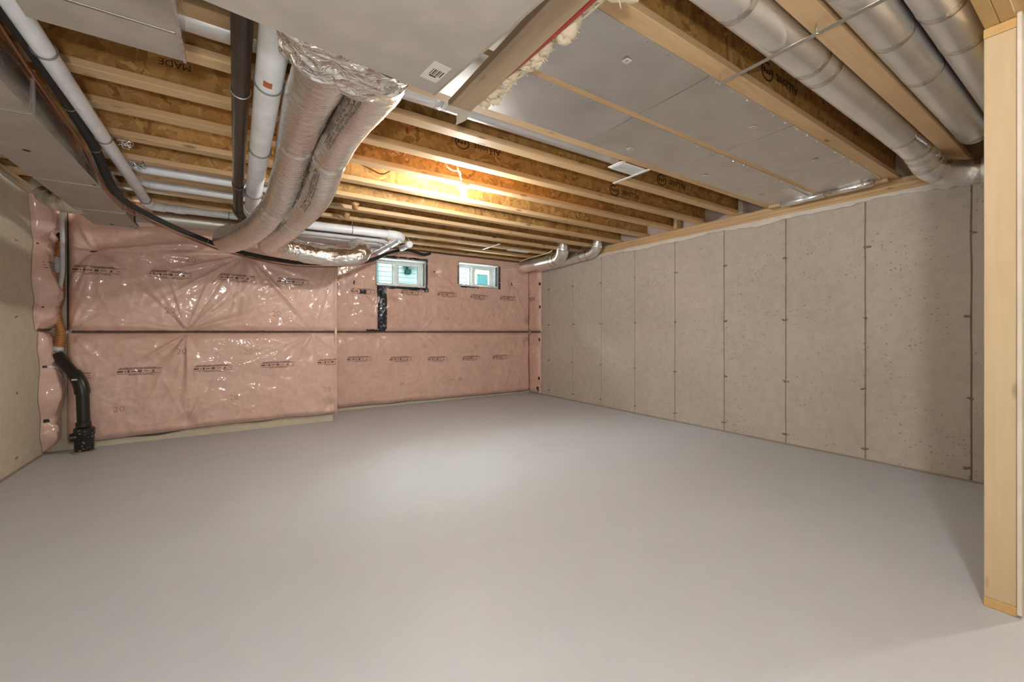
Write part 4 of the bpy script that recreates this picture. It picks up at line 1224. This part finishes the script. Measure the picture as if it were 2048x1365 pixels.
# dark strap seams between the courses and dark hems
for (B, a, b, zc, jag, th) in ((FU, -1.255, 1.03, ZS + .006, .002, .010), (BU, 1.04, 4.40, ZS + .006, .002, .010), (RU, 5.76, 6.03, ZS + .006, .001, .009), (LU, -5.44, -5.11, ZS + .024, .001, .008)):
    B.patch('seam_strap', a, b, zc - th, zc + th, 'seam', .004, 90, 1, jag=jag)
def hem(B, a, b, f0, f1, n=70, seed=3):
    vs = []
    for i in range(n + 1):
        u = a + (b - a) * i / n
        z = B.zz(u, B.z0); th = f0 + (f1 - f0) * max(0, noise.noise(Vector((u * 2.3, seed, 0)))) * 2
        p_ = B.frame(u, z + .004, .016); q_ = B.frame(u, z - th, .010); r_ = B.frame(u, z - th, .003)
        vs += [p_, q_, r_]
    fs = [f for i in range(n) for f in ((i * 3, i * 3 + 3, i * 3 + 4, i * 3 + 1), (i * 3 + 1, i * 3 + 4, i * 3 + 5, i * 3 + 2))]
    put('hem', vs, fs, 'seam', B.o)
hem(FL, -1.27, 1.0, .006, .022); hem(BL, 1.02, 4.38, .005, .012)
# film wrapped round the corner of the jog
jp = []
fs = []
for i in range(41):
    z = .09 + (2.20 - .09) * i / 40
    for q in range(5):
        y = 5.405 + (6.05 - 5.405) * q / 4
        jp.append((1.036 + .006 * noise.noise(Vector((y * 3, z * 3, 2))) - .03 * (q == 4), y, z))
for i in range(40):
    for q in range(4):
        fs.append((i * 5 + q, i * 5 + q + 1, (i + 1) * 5 + q + 1, (i + 1) * 5 + q))
jb = len(jp)
o = put('insulation_blanket', jp, fs, 'poly', None, True)
sm = o.modifiers.new('thickness', 'SOLIDIFY'); sm.thickness = .028; sm.offset = -1
tag(o, 'pink insulation wrapped round the step of the back wall', 'insulation', 'pink wall insulation blankets')
# ragged edge tape on the step
tpk = MB()
for i in range(14):
    z = 1.62 + i * .032
    tpk.add([(1.041, 5.40 + .004 * math.sin(i * 2), z), (1.041, 5.425 + .012 * math.sin(i * 3), z), (1.041, 5.425 + .012 * math.sin(i * 3 + 3), z + .032), (1.041, 5.40 + .004 * math.sin(i * 2 + 2), z + .032)], [(0, 1, 2, 3)])
tpk.build('edge_tape', 'tape_mark', o)

# ---- black tape with silver print hanging from the left window to the seam
v0 = BU.patch('tape_strip', 1.695, 1.83, 1.13, 1.755, 'tape_black', .004, 4, 40, jag=.004)
rnd = random.Random(12)
for q in range(34):
    zq = 1.14 + .60 * rnd.random(); uq = 1.70 + .12 * rnd.random(); s_ = rnd.uniform(.006, .018)
    BU.patch('silver_mark', uq, uq + s_, zq, zq + s_ * rnd.uniform(.5, 1.4), 'tape_mark', .0055, 1, 1, v0)
v1 = BU.patch('tape_strip', 1.72, 1.82, 1.092, 1.13, 'tape_black', .005, 4, 4, jag=.006)
BU.patch('tape_strip', 1.545, 1.725, 1.088, 1.12, 'tape_black', .0055, 6, 2, jag=.006)
# tape round the windows
def wtape(w_, specs, seed):
    for n_, (u0, u1, z0, z1) in enumerate(specs):
        BU.patch('window_tape', u0, u1, z0, z1, 'tape_black', .005, 12, 3, jag=.006, seed=seed + n_)
        for q in range(5):
            uq = random.uniform(u0, u1 - .02); zq = random.uniform(z0, z1)
            BU.patch('silver_mark', uq, uq + .03, zq, zq + .008, 'tape_mark', .0065, 2, 1)
wtape(W1, [(1.76, 2.46, W1[3] + .013, W1[3] + .045), (W1[1] + .013, W1[1] + .045, W1[2] - .02, W1[3] + .05), (1.72, 2.46, W1[2] - .05, W1[2] - .013), (2.40, 2.475, W1[2] - .075, W1[2] - .02)], 3)
wtape(W2, [(W2[1] + .013, W2[1] + .05, W2[2] - .03, W2[3] - .01), (W2[0] - .03, W2[0] - .013, W2[2] + .02, W2[3] - .05), (3.02, 3.35, W2[2] - .032, W2[2] - .013)], 30)

# ================================================================== windows
def window(n_, w_, mull):
    x0, x1, z0, z1 = w_
    t = thing('window_%d' % n_, ((x0 + x1) / 2, YB2 + .1, z0), ('small white sliding window at left above the black tape strip' if n_ == 1 else 'small white sliding window at right near the corner'), 'window', kind='structure')
    yo, yi = YB2 + .16, YB2 + .075
    # reveal liners (film folded into the opening)
    lin = MB()
    lin.box(x1 - .004, x1 + .008, YB2 - .07, yi + .01, z0, z1); lin.box(x0 - .008, x0 + .004, YB2 - .07, yi + .01, z0, z1)
    lin.box(x0, x1, YB2 - .07, yi + .01, z1 - .004, z1 + .008); lin.box(x0, x1, YB2 - .07, yi + .01, z0 - .008, z0 + .004)
    lin.build('reveal', 'vinyl', t)
    tp = MB().box(x1 - .009, x1 - .0045, YB2 - .068, YB2 - .01, z0 + .02, z1 - .02).build('reveal_tape', 'tape_black', t)
    fr_ = MB()
    b = .030
    fr_.box(x0, x1, yi, yo, z0, z0 + b, .003); fr_.box(x0, x1, yi, yo, z1 - b, z1, .003); fr_.box(x0, x0 + b, yi, yo, z0 + b, z1 - b, .003); fr_.box(x1 - b, x1, yi, yo, z0 + b, z1 - b, .003)
    fr_.build('frame', 'vinyl', t)
    MB().box(mull - .020, mull + .020, yi + .005, yo, z0 + b, z1 - b, .003).build('mullion', 'vinyl', t)
    for (a, c, dy, s_) in ((x0 + b, mull - .020, .04, .012), (mull + .020, x1 - b, .012, .026)):
        sh = MB(); ya, yb_ = yi + dy, yi + dy + .025; zz0, zz1 = z0 + b, z1 - b
        sh.box(a, c, ya, yb_, zz0, zz0 + s_, .002); sh.box(a, c, ya, yb_, zz1 - s_, zz1, .002); sh.box(a, a + s_, ya, yb_, zz0 + s_, zz1 - s_, .002); sh.box(c - s_, c, ya, yb_, zz0 + s_, zz1 - s_, .002)
        so = sh.build('sash', 'vinyl', t)
        gk = MB()
        for (p0, p1, q0, q1) in ((a + s_, c - s_, zz0 + s_, zz0 + s_ + .005), (a + s_, c - s_, zz1 - s_ - .005, zz1 - s_), (a + s_, a + s_ + .005, zz0 + s_, zz1 - s_), (c - s_ - .005, c - s_, zz0 + s_, zz1 - s_)):
            gk.box(p0, p1, ya + .004, yb_ - .006, q0, q1)
        gk.build('gasket', 'gasket', so)
        MB().box(a + s_, c - s_, ya + .010, ya + .013, zz0 + s_, zz1 - s_).build('pane', 'glass', so)
window(1, W1, 2.005)
window(2, W2, 3.315)

# ================================================================== outside: the neighbour's wall
hs = thing('neighbour_house', (4, 9.2, 1.6), 'pale clapboard house seen through the two small windows', 'house')
YH = 9.2
def laps(x0, x1, z0, z1):
    mb = MB(); z = z0
    while z < z1:
        mb.add([(x0, YH - .018, z), (x1, YH - .018, z), (x1, YH - .002, z + .105), (x0, YH - .002, z + .105), (x0, YH, z), (x1, YH, z)], [(0, 1, 2, 3), (4, 5, 1, 0)]); z += .102
    return mb
sd = laps(-1, 4.78, 1.4, 3.5); b2 = laps(5.42, 9, 1.4, 3.5); sd.add(b2.v, b2.f); b3 = laps(4.78, 5.42, 2.58, 3.5); sd.add(b3.v, b3.f); b4 = laps(4.78, 5.42, 1.4, 1.82); sd.add(b4.v, b4.f)
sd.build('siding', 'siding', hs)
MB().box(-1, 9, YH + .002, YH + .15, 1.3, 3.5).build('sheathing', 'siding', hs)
wf = MB(); wf.box(4.78, 5.42, YH - .04, YH, 2.54, 2.58); wf.box(4.78, 4.815, YH - .04, YH, 1.86, 2.54); wf.box(5.385, 5.42, YH - .04, YH, 1.86, 2.54); wf.box(4.78, 5.42, YH - .04, YH, 1.82, 1.86); wf.box(4.985, 5.03, YH - .035, YH, 1.86, 2.54)
wo = wf.build('house_window_frame', 'vinyl', hs)
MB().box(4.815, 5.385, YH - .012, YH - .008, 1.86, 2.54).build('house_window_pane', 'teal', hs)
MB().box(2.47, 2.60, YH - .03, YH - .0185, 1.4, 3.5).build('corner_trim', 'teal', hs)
hv = thing('vent_hood', (3.27, 9.0, 2.5), 'dark green vent hood with a small box on the neighbour siding', 'vent hood')
MB().add([(3.09, 8.86, 2.555), (3.50, 8.86, 2.60), (3.50, 9.18, 2.72), (3.13, 9.18, 2.70), (3.09, 8.86, 2.54), (3.50, 8.86, 2.575), (3.50, 9.18, 2.60), (3.13, 9.18, 2.56)],
         [(0, 1, 2, 3), (7, 6, 5, 4), (0, 4, 5, 1), (1, 5, 6, 2), (2, 6, 7, 3), (3, 7, 4, 0)]).build('hood', 'green', hv)
MB().box(3.22, 3.25, 9.10, 9.18, 2.48, 2.58, .003).build('bracket', 'green', hv)
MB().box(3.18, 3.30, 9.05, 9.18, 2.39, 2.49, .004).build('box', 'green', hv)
gr = MB().box(-3, 9, YB2 + .26, 9.35, 1.2, 1.40).build('ground', 'gravel', kind='structure'); tag(gr, 'gravel strip between the houses outside', 'ground')

# ================================================================== stack and conduits in the left corner
t = thing('soil_stack', (-1.14, 5.27, 0), 'black plastic drain stack bending into the left corner', 'pipe')
x0, y0 = -1.135, 5.28
def abs_part(nm, pts, r, m='abs'):
    o = MB().tube(pts, r, 26).build(nm, m, t, True); return smooth_auto(o)
abs_part('floor_collar', [(x0, y0, .0006), (x0, y0, .010), (x0, y0, .016)], [.085, .080, .060], 'joint')
abs_part('cleanout_hub', [(x0, y0, .012), (x0, y0, .02), (x0, y0, .15), (x0, y0, .16), (x0, y0, .215), (x0, y0, .225)], [.060, .066, .066, .071, .071, .058])
abs_part('cleanout_plug', [(x0 - .05, y0 - .02, .145), (x0 - .088, y0 - .035, .145)], [.042, .036])
abs_part('pipe', [(x0 - .002, y0, .20), (x0 - .012, y0, .56)], .0445)
abs_part('coupling', [(x0 - .004, y0, .225), (x0 - .004, y0, .23), (x0 - .006, y0, .27), (x0 - .006, y0, .275)], [.046, .052, .052, .046])
abs_part('elbow', bend((x0 - .012, y0, .53), (x0 - .016, y0, .64), (x0 - .075, y0 + .035, .71)), .053)
abs_part('pipe', [(x0 - .065, y0 + .03, .695), (x0 - .20, y0 + .11, .88)], .043)
MB().box(x0 - .07, x0 - .035, y0 - .052, y0 - .046, .655, .668).build('sticker', 'label', t)
rnd = random.Random(2); mb = MB()
for q in range(46):
    a = rnd.uniform(-2.9, .2); z = .02 + .19 * rnd.random() ** 1.6; s_ = rnd.uniform(.002, .007)
    rr = .0668 if z < .15 else .0718
    c = Vector((x0 + rr * math.cos(a), y0 + rr * math.sin(a), z)); tn = Vector((-math.sin(a), math.cos(a), 0))
    mb.add([c - tn * s_, c + tn * s_ * .8 + Vector((0, 0, s_ * .5)), c + tn * s_ * .3 + Vector((0, 0, s_ * 1.6))], [(0, 1, 2)])
mb.build('paint_specks', 'label', t, kind='stuff')

cx, cy = -1.325, 5.425
cd = thing('conduit', (cx, cy, .95), 'ribbed copper-coloured flexible conduit in the left corner gap', 'pipe')
P = [Vector((cx + .012 * math.sin(i / 40 * 2.2), cy - .03, .955 + i * (1.90 - .955) / 260)) for i in range(261)]
MB().tube(P, [.030 + .0045 * math.cos(i * 2 * math.pi / 6.0) + (.008 * (1 - i / 60) if i < 60 else 0) for i in range(261)], 18).build('ribbed_tube', 'copper_ribbed', cd, True)
MB().tube([(cx, cy - .03, 1.88), (cx, cy - .03, 1.98)], .024, 14).build('fitting', 'abs_brown', cd, True)
MB().tube([(cx, cy - .03, .915), (cx - .004, cy - .03, .962)], [.034, .036], 16).build('fitting', 'pvc_grey', cd, True)
MB().tube([(cx + .0, cy - .035, 1.62), (cx + .004, cy - .035, 1.76)], [.040, .041], 18).build('sleeve', 'pvc_grey', cd, True)
o = MB().tube(spline([(cx - .005, cy - .02, 1.96), (cx - .007, cy - .02, 2.3)], 4), .018, 12).build('conduit', 'pvc_grey', smooth=True); tag(o, 'grey plastic conduit rising above the ribbed copper tube', 'pipe')
o = MB().tube(spline([(cx + .035, cy - .085, 2.3), (cx + .038, cy - .085, 1.7), (cx + .028, cy - .09, 1.52), (cx + .008, cy - .085, 1.36)], 8), .0165, 12).build('conduit', 'pvc_grey', smooth=True); tag(o, 'slim pale tube in front of the ribbed copper conduit', 'pipe')
o = MB().box(XL + .14, -1.285, YB1 - .022, YB1 - .004, 1.1, 2.18).build('dark_board', 'abs'); tag(o, 'black membrane behind the corner conduits', 'backing')  # flat black sheet closing the rear of the corner gap

# ================================================================== stray cables in the joist bays
def cable(label, pts, r, m):
    o = MB().tube(spline(pts, 7), r, 7).build('cable', m, smooth=True); return tag(o, label, 'cable')
cable('pale cable loop hanging beside the lit bulb', [(1.36, 3.02, 2.50), (1.37, 3.02, 2.44), (1.40, 3.03, 2.395), (1.46, 3.04, 2.38), (1.52, 3.07, 2.40), (1.55, 3.10, 2.385)], .006, 'cable')
cable('pale cable stub entering the bulb holder', [(1.50, 3.06, 2.43), (1.545, 3.10, 2.375), (1.575, 3.13, 2.345)], .006, 'cable')
cable('short red-brown cable across a bay behind the flex ducts', [(.98, 2.779, 2.48), (.965, 2.73, 2.43), (.95, 2.66, 2.40), (.94, 2.60, 2.40), (1.02, 2.52, 2.43)], .006, 'red')
cable('short brown cable loop left of the bulb, upper', [(.94, 3.05, 2.44), (1.02, 3.02, 2.385), (1.04, 2.93, 2.40), (1.10, 2.88, 2.42)], .005, 'cable_brown')
cable('long brown cable loop left of the bulb, lower', [(.78, 3.50, 2.47), (.92, 3.46, 2.41), (1.00, 3.42, 2.375), (1.06, 3.36, 2.40), (1.10, 3.28, 2.42)], .006, 'cable_brown')
cable('red cable end hanging in the bay right of the twin flex ducts', [(.92, 2.373, 2.50), (.91, 2.34, 2.46), (.90, 2.30, 2.42), (.86, 2.24, 2.395)], .006, 'red')
cable('thin cable end with dark tip in a far bay', [(2.72, 4.15, 2.40), (2.82, 4.12, 2.375), (2.92, 4.08, 2.37)], .006, 'cable_brown')
cable('thin yellow cable by the back pipe elbow', [(1.86, 5.4, 2.45), (1.96, 5.5, 2.36), (2.05, 5.62, 2.34), (2.25, 5.75, 2.335)], .005, 'cable')
